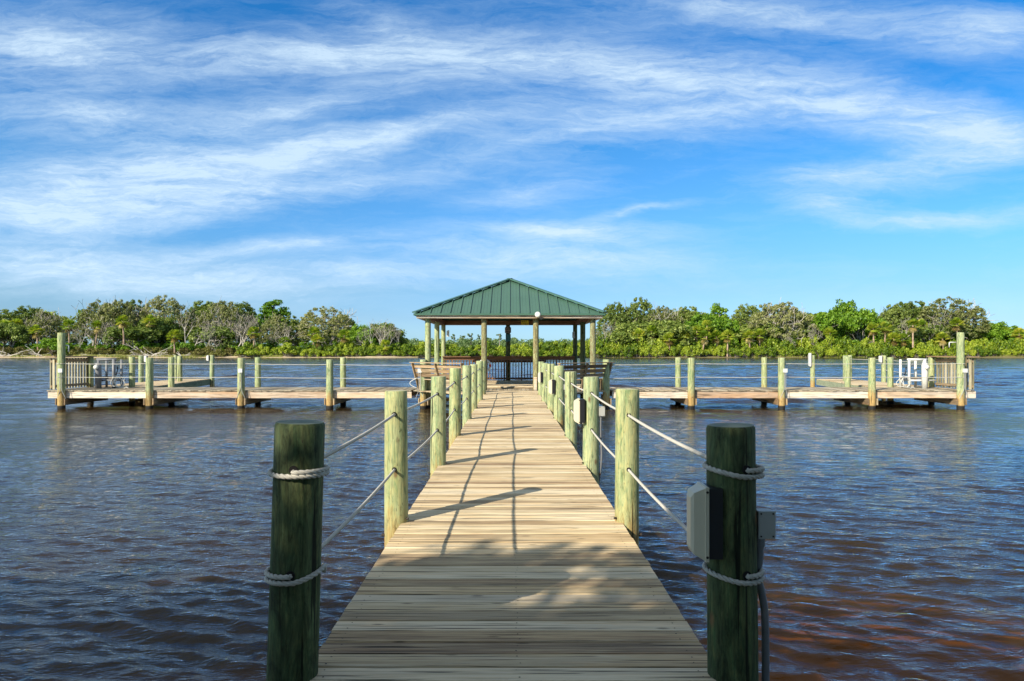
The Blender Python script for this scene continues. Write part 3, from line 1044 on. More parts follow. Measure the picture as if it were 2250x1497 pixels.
# ------------------------------------------------------------------ side docks
FY = 27.03
def make_dock(s):
    nm = 'left' if s < 0 else 'right'
    t = empty('side_dock', (0, 0, 0), label='narrow boardwalk dock running out to the ' + nm + ' of the gazebo over the water', cat='dock', group='side docks of the gazebo')
    xa, xb = sorted((s * 3.95, s * 18.42))
    mb = MB()
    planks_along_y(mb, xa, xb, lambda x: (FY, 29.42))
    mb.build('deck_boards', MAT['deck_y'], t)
    # finger going back from the dock
    mb = MB()
    if s < 0:
        c = [(-18.3, 29.47), (-15.6, 29.47), (-16.85, 38.1), (-18.5, 38.1)]
    else:
        c = [(15.5, 29.47), (18.2, 29.47), (18.7, 38.1), (17.0, 38.1)]
    def fx(yy):
        q = (yy - 29.47) / (38.1 - 29.47)
        return c[0][0] * (1 - q) + c[3][0] * q, c[1][0] * (1 - q) + c[2][0] * q
    planks_along_x(mb, 29.47, 38.1, fx, z=0.012)
    mb.build('finger_boards', MAT['deck_x'], t)
    for a, b in ((c[0], c[3]), (c[1], c[2])):
        mbb = MB()
        mbb.beam((a[0], a[1], -0.175), (b[0], b[1], -0.175), 0.045, 0.29, rnd=rnd.random())
        mbb.build('finger_side_board', MAT['fascia_y'], t)
    mbb = MB().beam((c[3][0], c[3][1], -0.175), (c[2][0], c[2][1], -0.175), 0.045, 0.29)
    mbb.build('finger_side_board', MAT['fascia_y'], t)
    # fascia boards, butted at the piles
    px = sorted([p[0] for p in FRONT[nm]])
    cuts = sorted([xa + 0.02] + [p for p in px if xa + 0.5 < p < xb - 0.2] + [xb - 0.03])
    for a, b in zip(cuts[:-1], cuts[1:]):
        MB().box(a + 0.003, b - 0.003, FY + 0.03, FY + 0.07, -0.31, -0.045, rnd=rnd.random()).build('fascia_board', MAT['fascia'], t)
        MB().box(a + 0.003, b - 0.003, 29.36, 29.40, -0.31, -0.045, rnd=rnd.random()).build('back_joist', MAT['joist'], t)
    MB().box(xa + 0.03, xb - 0.03, 28.2, 28.24, -0.30, -0.045, rnd=0.4).build('middle_joist', MAT['joist'], t)
    ex = s * 18.40
    MB().box(min(ex, ex - s * 0.04), max(ex, ex - s * 0.04), FY + 0.075, 29.35, -0.31, -0.045, rnd=0.6).build('end_board', MAT['cap'], t)
    for p in px:
        for d in (-0.175, 0.175):
            MB().box(p + d - 0.022, p + d + 0.022, FY - 0.15, 29.75, -0.57, -0.315, rnd=rnd.random()).build('pile_cap', MAT['cap'], t)
    return t


FRONT = {'left': [(-17.8, 2.28), (-14.32, 1.30), (-10.70, 1.285), (-7.2, 1.22), (-3.50, 1.22)],
         'right': [(3.72, 1.22), (7.08, 1.285), (10.65, 1.29), (14.22, 1.29), (17.72, 2.29)]}
BACK = {'left': [(-18.25, 29.55, 1.31), (-16.42, 29.5, 1.31), (-14.72, 29.5, 1.29), (-10.98, 29.5, 1.28), (-7.3, 29.5, 1.28),
                 (-18.85, 34.7, 1.33), (-16.98, 34.9, 1.30), (-16.78, 38.2, 1.33), (-18.8, 38.2, 1.33)],
        'right': [(18.15, 29.55, 1.29), (16.35, 29.5, 1.29), (14.50, 29.5, 1.31), (10.90, 29.5, 1.28), (7.18, 29.5, 1.28),
                  (18.9, 34.7, 1.33), (17.05, 34.9, 1.33), (16.82, 38.2, 1.33), (18.9, 38.2, 1.33)]}
for nm, s in (('left', -1), ('right', 1)):
    make_dock(s)
    fl = sorted(FRONT[nm], key=lambda p: abs(p[0]))
    wd = ["first from the gazebo", "second from the gazebo", "third from the gazebo", "fourth from the gazebo", "at the dock's outer end"]
    for i, (x, h) in enumerate(fl):
        tall = h > 2
        lab = (('tall' if tall else 'short') + ' green pile ' + wd[i] + ' in the front row of the ' + nm + ' dock')
        make_post('dock_pile', x, FY - 0.06, h, 0.137, -4.2, 300 + i + (s > 0) * 20, lab, 'front row piles of the side docks', PM, cat='pile')
    for i, (x, y, h) in enumerate(BACK[nm]):
        if i < 5:
            lab = ['fifth', 'fourth', 'third', 'second', 'first'][i] + ' pile from the gazebo in the back row of the ' + nm + ' dock'
        else:
            lab = ['pile at the outer side halfway along', 'pile at the inner side halfway along', 'pile at the inner far corner of', 'pile at the outer far corner of'][i - 5] + ' the ' + nm + ' finger dock'
        make_post('dock_pile', x, y, h, 0.125, -4.2, 340 + i + (s > 0) * 20, lab, 'rear piles of the side docks', PM, cat='pile')

# ropes of the side docks
for nm, s in (('left', -1), ('right', 1)):
    fl = sorted(FRONT[nm], key=lambda p: abs(p[0]))
    for lv, z in (('upper', 1.06), ('lower', 0.53)):
        path = []
        prev = None
        for i, (x, h) in enumerate(fl):
            zz = z - (0.05 if i == 0 else 0.04 if i == 1 and s < 0 else 0)
            p = Vector((x, FY - 0.06, zz))
            if prev is not None:
                path += span(prev, p, 0.02, 10)[(0 if i == 1 else 1):]
            prev = p
        xe, ye = fl[-1][0], FY - 0.06
        path += [(xe + 0.152 * math.cos(a) * -s * -1, ye + 0.152 * math.sin(a), z - 0.005) for a in [R(-90 + k * 20) for k in range(0, 18)]]
        mbr = rope_mesh(path, rad=0.0145, step=0.045, n=5, pitch=0.12)
        tag(mbr.build('guard_rope', MAT['rope'], smooth=True, fix=False), lv + ' pale rope strung along the front piles of the ' + nm + ' dock', 'rope', 'guard ropes of the side docks')
for s, nm in ((-1, 'left'), (1, 'right')):
    b = BACK[nm]
    for lv, z0, z1, z2 in (('upper', 1.08, 1.12, 1.12), ('lower', 0.52, 0.60, 0.62)):
        path = span((b[0][0], b[0][1], z0), (b[5][0], b[5][1], z1), 0.04, 10) + span((b[5][0], b[5][1], z1), (b[8][0], b[8][1], z2), 0.02, 8)[1:]
        mbr = rope_mesh(path, rad=0.0145, step=0.05, n=5, pitch=0.12)
        tag(mbr.build('guard_rope', MAT['rope'], smooth=True, fix=False), lv + ' pale rope along the outer side of the ' + nm + ' finger dock', 'rope', 'guard ropes of the finger docks')

# boxes with twin conduits on front piles
for x, lab in ((-17.72, 'outermost tall left pile'), (-10.66, 'left dock pile third from the gazebo'), (-3.62, 'left dock pile beside the bench'),
               (10.72, 'right dock pile third from the gazebo'), (17.78, 'outermost tall right pile')):
    make_jbox(x, FY - 0.235, 0.79, 'white box with twin conduits on the ' + lab, w=0.15, h=0.15, mat='pvc', group='white boxes on the dock piles',
              conduit=[([(-0.03, 0, -0.08), (-0.03, 0.0, -0.5), (-0.035, 0.01, -0.75), (-0.13, 0.05, -1.0), (-0.16, 0.08, -1.1)], 0.010),
                       ([(0.03, 0, -0.08), (0.03, 0.0, -0.5), (0.035, 0.01, -0.75), (0.12, 0.05, -1.0), (0.15, 0.08, -1.1)], 0.010)])
# small white lamps on the finger piles
for x, y, z0, z1, lab in ((-18.62, 34.7, 1.0, 1.32, 'left finger dock outer middle pile'), (-16.98, 38.1, 1.02, 1.32, 'left finger dock inner far pile'),
                          (16.62, 38.1, 0.70, 1.45, 'right finger dock inner far pile'), (18.67, 34.6, 0.98, 1.32, 'right finger dock outer middle pile')):
    t = empty('pile_lamp', (x, y, (z0 + z1) / 2), label='narrow white lamp strip on the ' + lab, cat='lamp', group='white lamps on the finger piles')
    h = (z1 - z0) / 2
    MB().prism([(-0.06, -h + 0.04), (-0.02, -h), (0.06, -h), (0.06, h), (-0.02, h), (-0.06, h - 0.04)], 'y', -0.06, 0.06).build('cover', MAT['pvc'], t)
    MB().box(0.062, 0.10, -0.05, 0.05, -h + 0.02, h - 0.02).build('bracket', MAT['black'], t)


# end railings, one at each outer end
def end_railing(s, nm):
    ex = s * 18.28
    t = empty('end_railing', (ex, 28.3, 0), label='weathered wooden slat railing across the outer end of the ' + nm + ' dock', cat='railing', group='end railings of the side docks')
    y0, y1 = -1.22, 1.15
    c = MB().beam((-s * 0.05, y0 - 0.15, 1.325), (-s * 0.05, y1 + 0.25, 1.325), 0.36, 0.042)
    c.build('cap_rail', MAT['cap'], t)
    MB().box(-0.02, 0.02, y0, y1, 1.10, 1.22, rnd=.6).build('top_rail', MAT['cap'], t)
    MB().box(-0.02, 0.02, y0, y1, 0.10, 0.20, rnd=.6).build('bottom_rail', MAT['cap'], t)
    n = 13
    for i in range(n):
        yy = y0 + 0.05 + (y1 - y0 - 0.1) * i / (n - 1)
        MB().box(s * 0.0225, s * 0.0225 + s * 0.035, yy - 0.045, yy + 0.045, 0.03, 1.27, rnd=rnd.random()).build('slat', MAT['slat'], t)
    # short return along the front edge
    for i in range(2):
        xx = -s * (0.12 + 0.2 * i)
        MB().box(xx - 0.045, xx + 0.045, y0 - 0.04, y0 - 0.005, 0.03, 1.27, rnd=rnd.random()).build('slat', MAT['slat'], t)
    MB().box(min(-s * 0.02, -s * 0.4), max(-s * 0.02, -s * 0.4), y0, y0 + 0.035, 1.10, 1.22).build('top_rail', MAT['cap'], t)


end_railing(-1, 'left')
end_railing(1, 'right')


def pump_station(x, y, s, nm):
    t = empty('water_station', (x, y, 0), label='white plastic pipe frame with standpipe and water tap at the ' + nm + ' dock end', cat='pipe frame', group='white pipe frames at the dock ends')
    def tube(name, pts, r, mat='pvc' if s > 0 else 'conduit', n=10):  # left frame is greyed to paint in the railing's shade
        return MB().tube(pts, r, n).build(name, MAT[mat], t, smooth=True)
    tube('leg', [(-0.32, 0, 0), (-0.32, 0, 1.18)], 0.05)
    tube('leg', [(0.32, 0, 0), (0.32, 0, 1.22)], 0.07)
    tube('leg', [(0.30, 0.6, 0), (0.30, 0.6, 1.2)], 0.05)
    tube('leg', [(-0.34, 0.6, 0), (-0.34, 0.6, 1.2)], 0.05)
    tube('top_bar', [(-0.4, 0, 1.2), (0.42, 0, 1.2)], 0.05)
    tube('low_bar', [(-0.32, 0, 0.33), (0.8, 0, 0.33)], 0.035)
    tube('low_bar', [(-0.34, 0.6, 0.33), (0.3, 0.6, 0.33)], 0.035)
    MB().box(-0.42, 0.42, 0.06, 0.54, 0.40, 0.46).build('shelf', MAT['joist'], t)
    st = tube('standpipe', [(-0.26 * -s, -0.12, 0), (-0.26 * -s, -0.12, 1.02), (-0.26 * -s, -0.12, 1.06)], [0.12, 0.12, 0.09], n=16)
    MB().tube([(-0.26 * -s, -0.25, 0.88), (-0.26 * -s, -0.32, 0.88)], 0.09, 14).build('tap_wheel', MAT['pvc'], t, smooth=True)
    h = empty('garden_hose', (x - s * 0.55, y - 0.1, 0), label='coiled pale hose beside the white pipe frame on the ' + nm + ' dock', cat='hose', group='hoses on the dock ends')
    pts = []
    for i in range(90):
        a = 2 * PI * i / 30
        r = 0.22 + 0.03 * math.sin(i * 0.7)
        pts.append((r * math.cos(a) + 0.1 * math.sin(i * 0.1), 0.05 * math.sin(i * 0.3), 0.27 + r * math.sin(a)))
    pts += [(0.1 + i * 0.03, 0.02, 0.03 + 0.02 * math.sin(i)) for i in range(12)]
    o = MB().tube(pts, 0.013, 6).build('hose_coil', MAT['pvc'], h, smooth=True)
    MB().tube([(0.02, -0.05, 0.9), (0.0, -0.05, 0.72), (-0.05, -0.06, 0.55)], [0.03, 0.02, 0.025], 8).build('nozzle', MAT['black'], h, smooth=True)


pump_station(-17.0, 28.6, -1, 'left')
pump_station(16.9, 28.5, 1, 'right')
# white shower pipes on the tall piles
t = MB().tube([(0, 0, 0), (-0.27, 0, 0), (-0.285, 0, -0.015), (-0.285, 0, -0.2)], 0.022, 10).build('shower_pipe', MAT['pvc'], None, smooth=True)
t.location = (17.60, FY - 0.0, 1.90)
tag(t, 'white bent pipe sticking out from the top of the tall right pile', 'pipe', 'white pipes on the tall piles')
t = MB().tube([(0, 0, 0), (0.17, 0, 0), (0.19, 0, -0.02), (0.19, 0, -0.27)], 0.024, 10).build('shower_pipe', MAT['pvc'], None, smooth=True)
t.location = (-17.76, FY + 0.02, 1.78)
tag(t, 'white bent pipe on the back of the tall left pile', 'pipe', 'white pipes on the tall piles')
# hose loop by the left bench
pts = [(-3.86 - 0.17 * math.cos(a), FY - 0.16, 0.29 + 0.22 * math.sin(a)) for a in [R(60 + k * 12) for k in range(0, 20)]]
pts = [(-3.80, FY - 0.16, 0.72)] + [(-3.72 - 0.30 * math.sin(PI * k / 12) , FY - 0.16, 0.50 - 0.42 * k / 12) for k in range(13)]
o = MB().tube(pts[1:], 0.014, 8).build('hose_loop', MAT['pvc'], None, smooth=True)
tag(o, 'thin white hose loop hanging on the left dock pile beside the bench', 'hose')


# ------------------------------------------------------------------ benches at the flared landing
def make_bench(a, b, nm):
    """backrest towards the water; a = outer end, b = inner end"""
    a, b = Vector((a[0], a[1], 0)), Vector((b[0], b[1], 0))
    d = (b - a)
    L = d.length
    ang = math.atan2(d.y, d.x)
    t = empty('dock_bench', a, rz=ang, label='slatted wooden bench with leaning backrest at the landing left of the gazebo entrance' if nm == 'left' else 'slatted wooden bench in shade with leaning backrest right of the gazebo entrance', cat='bench', group='benches at the landing')
    sg = 1 if nm == 'right' else -1     # outward side in local y
    # local: x along the bench, outward = sg*y
    lean = 0.34
    def bp(z):
        return sg * (lean * (z / 1.1))
    m = MB()
    m.beam((-0.05, bp(1.1) - sg * 0.0, 1.105), (L, bp(1.1), 1.105), 0.15, 0.036)
    m.build('top_rail', MAT['bench_l'], t)
    for z, hh in ((0.965, 0.13), (0.79, 0.14), (0.615, 0.14)):
        m = MB()
        up = Vector((0, sg * lean / 1.1, 1)).normalized()
        m.beam((0.03, bp(z) - sg * 0.055, z), (L, bp(z) - sg * 0.055, z), 0.032, hh, up=up, rnd=rnd.random())
        m.build('back_slat', MAT['bench_l'], t)
    for xx in (0.04, L * 0.48, L - 0.06):
        m = MB()
        m.beam((xx, bp(0.0), 0.03), (xx, bp(1.08), 1.082), 0.045, 0.11, up=(0, 1, 0))
        m.build('support', MAT['bench_l'], t)
    for k in range(3):
        m = MB().box(0.0, L, -sg * (0.0 + 0.15 * k) - 0.065, -sg * (0.0 + 0.15 * k) + 0.065, 0.43, 0.465, rnd=rnd.random())
        m.build('seat_board', MAT['bench_l'], t)
    for xx in (0.12, L - 0.15):
        MB().box(xx, xx + 0.08, -0.06 - (0.28 if sg > 0 else -0.0), 0.06 + (0.28 if sg < 0 else 0.0), 0.0, 0.428).build('leg', MAT['bench_l'], t)


make_bench((-3.72, 27.2), (-1.55, 25.0), 'left')
make_bench((3.72, 27.2), (1.45, 24.9), 'right')
# low corner posts behind the benches are the first front piles


# ------------------------------------------------------------------ gazebo
GZ = 0.085
gz = empty('gazebo', (-0.09, 30.6, 0), label='open gazebo with green metal hip roof on round posts at the pier end', cat='gazebo')
def gl(x, y, z):
    return (x + 0.09, y - 30.6, z)
mb = MB()
planks_along_x(mb, 28.37 - 30.6, 34.72 - 30.6, lambda y: (-3.55, 3.55), z=GZ)
mb.build('floor', MAT['deck_x'], gz)
mb = MB()
mb.box(-3.5, 3.5, 28.36 - 30.6, 28.40 - 30.6, -0.25, GZ - 0.04)
mb.build('floor_joist', MAT['joist'], gz)
mb = MB()
mb.box(-3.5, 3.5, 34.66 - 30.6, 34.70 - 30.6, -0.25, GZ - 0.04)
mb.build('floor_joist', MAT['joist'], gz)
GP = [(-3.35, 27.2), (-1.11, 27.2), (0.95, 27.2), (3.22, 27.2), (-3.37, 30.65), (3.18, 30.65), (-3.42, 34.05), (-0.2, 34.15), (3.15, 34.05)]
for i, (x, y) in enumerate(GP):
    m = post_mesh(2.86, -4.0, 0.118 if i not in (6, 7, 8) else 0.112, 500 + i, n=22)
    o = m.build('post', [(MAT['post_dark_shaded'] if i in (5, 7, 8) else MAT['post_gaz'] if i not in (0, 4, 6) else MAT['post']), MAT['post_top']], gz, smooth=True)  # right and rear posts get the dark material: roof shade painted in
    o.location = gl(x, y, 0)
# beams
for (a, b) in (((-3.48, 27.2), (3.35, 27.2)), ((-3.48, 34.1), (3.30, 34.1))):
    MB().beam(gl(a[0], a[1], 2.965), gl(b[0], b[1], 2.965), 0.10, 0.205, rnd=.4).build('beam', MAT['rail'], gz)
for x in (-3.40, 3.2):
    MB().beam(gl(x, 27.26, 2.965), gl(x, 34.04, 2.965), 0.10, 0.205, rnd=.4).build('beam', MAT['rail'], gz)
EX0, EX1, EY0, EY1, EZ = -3.85, 3.66, 26.8, 34.4, 3.02
AX, AY, AZ = -0.095, 30.6, 4.725
cor = [Vector(gl(EX0, EY0, EZ)), Vector(gl(EX1, EY0, EZ)), Vector(gl(EX1, EY1, EZ)), Vector(gl(EX0, EY1, EZ))]
ap = Vector(gl(AX, AY, AZ))
roof = MB()
dn = Vector((0, 0, -0.035))
vs = cor + [ap] + [c + dn for c in cor] + [ap + dn]
roof.add(vs, [(0, 1, 4), (1, 2, 4), (2, 3, 4), (3, 0, 4), (6, 5, 9), (7, 6, 9), (8, 7, 9), (5, 8, 9), (0, 5, 6, 1), (1, 6, 7, 2), (2, 7, 8, 3), (3, 8, 5, 0)])
for k in range(4):
    a, b = cor[k], cor[(k + 1) % 4]
    mid = (a + b) / 2
    e = (b - a).normalized()
    half = (b - a).length / 2
    nrm = e.cross(ap - mid).normalized()
    if nrm.z < 0:
        nrm = -nrm
    ns = 9
    foot = a + e * (ap - a).dot(e)
    up = ap - foot
    for j in range(-9, 10):
        off = j * 0.39
        s0 = foot + e * off
        dist_end = (b - foot).dot(e) if off > 0 else (foot - a).dot(e)
        if abs(off) > dist_end - 0.1:
            continue
        tt = 1 - abs(off) / dist_end
        top = s0 + up * (tt - 0.012)
        roof.beam(s0 + nrm * 0.022, top + nrm * 0.022, 0.028, 0.05, up=nrm)
        # fine stiffening ribs between the seams
        for q in (0.13, 0.26):
            off2 = off + q
            de = (b - foot).dot(e) if off2 > 0 else (foot - a).dot(e)
            if abs(off2) > de - 0.1:
                continue
            s1 = foot + e * off2
            roof.beam(s1 + nrm * 0.003, s1 + up * (1 - abs(off2) / de - 0.02) + nrm * 0.003, 0.02, 0.008, up=nrm)
ro = roof.build('roof', MAT['roof'], gz, fix=False)
for c in cor:
    m = MB().beam(c + Vector((0, 0, 0.062)), ap + Vector((0, 0, 0.072)), 0.24, 0.05)
    m.build('hip_cap', MAT['roof_trim'], ro)
for a, b in ((0, 1), (1, 2), (2, 3), (3, 0)):
    d = (cor[b] - cor[a]).normalized()
    inn = Vector((0, 0, 1)).cross(d)
    MB().beam(cor[a] + Vector((0, 0, -0.022)) - inn * 0.012 + d * 0.0, cor[b] + Vector((0, 0, -0.022)) - inn * 0.012, 0.02, 0.075).build('drip_edge', MAT['roof_trim'], ro)
    MB().beam(cor[a] + inn * 0.1 + d * 0.1 + Vector((0, 0, -0.103)), cor[b] + inn * 0.1 - d * 0.1 + Vector((0, 0, -0.103)), 0.04, 0.128, rnd=0.55).build('fascia_board', MAT['fascia'], gz)
# rafters under the roof
for k in range(4):
    a, b = cor[k], cor[(k + 1) % 4]
    for q in (0.2, 0.35, 0.5, 0.65, 0.8):
        st = a.lerp(b, q)
        ce = a.lerp(b, 0.5).lerp(ap, 0.97)
        dist = abs(q - 0.5) * 2
        endp = st + (ap - a.lerp(b, 0.5)) * (1 - dist) * 0.96
        st2 = st + (endp - st) * 0.06
        MB().beam(st2 + Vector((0, 0, -0.11)), endp + Vector((0, 0, -0.11)), 0.04, 0.13).build('rafter', MAT['rail'], gz)
# railing at the back
ry = 33.86 - 30.6
rl = MB().beam((-3.36, ry, 1.28), (3.22, ry, 1.28), 0.30, 0.045).build('railing', MAT['rail'], gz)
MB().box(-3.34, 3.20, ry - 0.02, ry + 0.02, 1.115, 1.252, rnd=.6).build('top_rail', MAT['rail'], rl)
MB().box(-1.9, 1.8, ry + 0.03, ry + 0.07, 0.99, 1.11, rnd=.2).build('lower_rail', MAT['rail'], rl)
MB().box(-3.34, 3.20, ry - 0.02, ry + 0.02, 0.16, 0.235, rnd=.5).build('bottom_rail', MAT['rail'], rl)
n = 46
for i in range(n):
    xx = -3.30 + 6.45 * i / (n - 1)
    thick = i % 6 == 3
    w = 0.036 if thick else 0.021
    MB().box(xx - w, xx + w, ry - 0.062, ry - 0.023, GZ + 0.002 if thick else 0.14, 1.11, rnd=rnd.random()).build('baluster', MAT['rail'], rl)


def text_obj(name, body, size, loc, mat, parent, extr=0.002):
    cu = bpy.data.curves.new(name, 'FONT')
    cu.body = body
    cu.size = size
    cu.align_x = 'CENTER'
    cu.align_y = 'CENTER'
    cu.extrude = extr
    tmp = bpy.data.objects.new('tmp_text', cu)
    COL.objects.link(tmp)
    dg = bpy.context.evaluated_depsgraph_get()
    me = bpy.data.meshes.new_from_object(tmp.evaluated_get(dg))
    bpy.data.objects.remove(tmp)
    me.materials.clear()
    me.materials.append(mat)
    o = bpy.data.objects.new(name, me)
    COL.objects.link(o)
    o.rotation_euler = (R(90), 0, 0)
    o.location = loc
    o.parent = parent
    return o


# yellow sign on the front beam
t = empty('yellow_sign', (0.65, 34.03, 2.965), label='small yellow notice with black lettering on the back beam of the gazebo', cat='sign')
b = MB().box(-0.19, 0.19, -0.006, 0.006, -0.12, 0.12).build('panel', MAT['yellow'], t)
text_obj('lettering', 'SMILE', 0.10, (-0.045, -0.008, 0.055), MAT['ink'], t)
text_obj('lettering', "YOU'RE ON", 0.062, (0, -0.008, -0.02), MAT['ink'], t)
text_obj('lettering', 'CAMERA', 0.062, (0, -0.008, -0.08), MAT['ink'], t)
# dark shaped sign and teal board on the middle back post
px_, py_ = -0.2, 34.15 - 0.14
t = empty('dark_sign', (px_, py_, 2.62), label='dark shield-shaped notice with pale lettering on the middle back post', cat='sign')
pp = [(-0.11, -0.185), (0.11, -0.185), (0.155, -0.135), (0.155, 0.10), (0.11, 0.145), (0.09, 0.145), (0.07, 0.19), (-0.07, 0.19), (-0.09, 0.145), (-0.11, 0.145), (-0.155, 0.10), (-0.155, -0.135)]
MB().prism([(p, q) for p, q in pp], 'y', -0.012, 0.012).build('panel', MAT['navy'], t)
for k, tx in enumerate(('NO', 'FISHING', 'UNDER', 'GAZEBO')):
    text_obj('lettering', tx, 0.075, (0, -0.014, 0.125 - 0.083 * k), MAT['pale_ink'], t)
t = empty('teal_sign', (px_ + 0.01, py_, 2.22), label='teal rectangular notice below the dark sign on the middle back post', cat='sign')
MB().box(-0.125, 0.125, -0.01, 0.01, -0.18, 0.18).build('panel', MAT['teal'], t)
m = MB()
for k in range(5):
    w = (0.05, 0.08, 0.085, 0.07, 0.08)[k]
    m.box(-w, w, -0.0135, -0.0105, 0.13 - k * 0.06 - 0.006, 0.13 - k * 0.06 + 0.006)
m.build('text_lines', plain('faint_teal_print', (0.06, 0.22, 0.27), 0.6), t)
# round white lamp on the eave
t = empty('round_lamp', (1.01, 26.83, 2.985), label='round white lamp mounted on the front eave of the gazebo', cat='lamp')
MB().tube([(0, -0.01, 0), (0, -0.06, 0), (0, -0.095, 0), (0, -0.105, 0)], [0.105, 0.115, 0.10, 0.06], 24).build('globe', MAT['pvc'], t, smooth=True)
MB().tube([(0, 0.07, -0.03), (0.0, -0.008, -0.01)], [0.05, 0.06], 12).build('bracket', MAT['black'], t, smooth=True)
MB().tube([(0.03, 0.03, -0.06), (0.10, 0.03, -0.16), (0.16, 0.03, -0.17), (0.2, 0.03, -0.11)], 0.006, 6).build('wire', MAT['pvc'], t, smooth=True)
# life ring
t = empty('life_ring', (-1.10, 27.42, 0.97), rz=R(8), label='white life ring with red bands hanging behind the left entrance post', cat='life ring')
def ring_arc(a0, a1, Rr, r, n=10):
    m = MB()
    m.tube([(Rr * math.cos(a0 + (a1 - a0) * i / n), 0, Rr * math.sin(a0 + (a1 - a0) * i / n)) for i in range(n + 1)], r, 10)
    return m
for k in range(4):
    ring_arc(R(45 + 90 * k - 33), R(45 + 90 * k + 33) , 0.225, 0.05).build('ring_segment', MAT['pvc'], t, smooth=True)
    ring_arc(R(90 * k - 13), R(90 * k + 13), 0.225, 0.053, 5).build('red_band', MAT['red'], t, smooth=True)
for k, (lx, lz) in enumerate(((-3.16, 2.42), (3.04, 2.35))):
    t = empty('speaker_box', (lx, 33.7, lz), label=('small white' if k == 0 else 'dark') + ' box hung between the ' + ('left' if k == 0 else 'right') + ' rear gazebo posts', cat='box')
    MB().prism([(-0.06, -0.14), (0.06, -0.17), (0.06, 0.17), (-0.06, 0.14)], 'y', -0.05, 0.05).build('case', MAT['pvc' if k == 0 else 'grey_box'], t)
    MB().box(-0.02, 0.02, 0.052, 0.25, -0.02, 0.02).build('arm', MAT['black'], t)
# board box at the foot of the right entrance post
o = MB().box(0.86, 0.98, 26.95, 27.05, 0.0, 0.52).build('board_stub', MAT['fascia'], None)
tag(o, 'short pinkish board upright at the foot of the right entrance post', 'board')

# ------------------------------------------------------------------ vegetation
nrg = np.random.RandomState(21)


def grow(rs, spec):
    """branch skeleton. spec: dict(levels, kids, length, spread, up, wig, trunk dir ...) -> segments [(p0,p1,r0,r1,level)], tips"""
    segs, tips = [], []

    def rec(p, d, L, r, lev):
        n = 3 if lev < 2 else 2
        pts = [p]
        dd = d.copy()
        for i in range(n):
            dd = dd + rs.normal(0, spec['wig'], 3)
            dd[2] += spec['up'][min(lev, len(spec['up']) - 1)] * 0.35
            dd = dd / np.linalg.norm(dd)
            pts.append(pts[-1] + dd * L / n)
        r1 = r * spec.get('thin', 0.62)
        for i in range(n):
            a = r + (r1 - r) * i / n
            b = r + (r1 - r) * (i + 1) / n
            segs.append((pts[i], pts[i + 1], a, b, lev))
        if lev + 1 >= spec['levels']:
            tips.append((pts[-1], dd, lev))
            return
        if lev >= spec['levels'] - 2:
            tips.append((pts[-1], dd, lev))
        k = spec['kids'][min(lev, len(spec['kids']) - 1)]
        ph = rs.uniform(0, 2 * PI)
        for j in range(k):
            a = ph + 2 * PI * j / k + rs.normal(0, 0.35)
            sp = spec['spread'][min(lev, len(spec['spread']) - 1)] * rs.uniform(0.7, 1.25)
            # frame
            u = np.cross(dd, [0.0, 0.0, 1.0])
            if np.linalg.norm(u) < 0.1:
                u = np.array([1.0, 0, 0])
            u /= np.linalg.norm(u)
            w = np.cross(dd, u)
            nd = dd * math.cos(sp) + (u * math.cos(a) + w * math.sin(a)) * math.sin(sp)
            start = pts[-1] if (j % 2 == 0 or lev == 0) else pts[-2] + (pts[-1] - pts[-2]) * rs.uniform(0, 1)
            rec(start, nd, L * rs.uniform(*spec['shrink']), r1 * rs.uniform(0.8, 1.0), lev + 1)

    for st in spec['stems']:
        d = np.array(st[0], float)
        rec(np.array(st[3] if len(st) > 3 else (0.0, 0.0, 0.0)), d / np.linalg.norm(d), st[1], st[2], 0)
    return segs, tips


def segs_mesh(name, segs, mat, parent=None, rmin=0.03, sides=None):
    Q = []
    for p0, p1, a, b, lev in segs:
        n = sides or (7 if lev < 2 else 4 if lev < 4 else 3)
        t = p1 - p0
        L = np.linalg.norm(t)
        if L < 1e-6:
            continue
        t = t / L
        u = np.cross(t, [0.3, 0.5, 0.81])
        u /= np.linalg.norm(u)
        w = np.cross(t, u)
        a, b = max(a, rmin), max(b, rmin)
        e = t * min(a * 0.4, 0.1)
        ang = np.arange(n + 1) * 2 * PI / n
        c = np.cos(ang)[:, None] * u + np.sin(ang)[:, None] * w
        A = p0 - e + c * a
        B = p1 + e + c * b
        for k in range(n):
            Q.append((A[k], A[k + 1], B[k + 1], B[k]))
    V = np.array(Q)
    return quads_mesh(name, V, np.full(len(V), 0.5), mat, parent)


def leaf_quads(rs, centres, radii, per, size, squash=0.7, out=0.6, shell=0.55):
    """many small bent-free quads spread through each clump"""
    C, Rr = np.array(centres), np.array(radii)
    idx = np.repeat(np.arange(len(C)), per)
    n = len(idx)
    d = rs.normal(size=(n, 3))
    d /= np.linalg.norm(d, axis=1)[:, None]
    rad = (shell + (1 - shell) * rs.uniform(0, 1, n) ** 0.7) * rs.uniform(0.75, 1.12, n)
    P = C[idx] + d * (rad * Rr[idx])[:, None] * np.array([1, 1, squash])
    nrm = d * out + rs.normal(size=(n, 3)) * (1 - out) * 0.9
    nrm[:, 2] += 0.25
    nrm /= np.linalg.norm(nrm, axis=1)[:, None]
    u = np.cross(nrm, rs.normal(size=(n, 3)))
    u /= np.linalg.norm(u, axis=1)[:, None] + 1e-9
    w = np.cross(nrm, u)
    s = size * rs.uniform(0.55, 1.35, n)
    a, b = (u * s[:, None] * 0.5), (w * s[:, None] * rs.uniform(0.28, 0.6, n)[:, None])
    V = np.stack([P - a, P - b * 1.0 + a * 0.1, P + a, P + b], 1)
    return V, rs.uniform(0, 1, n)


LIB = {}


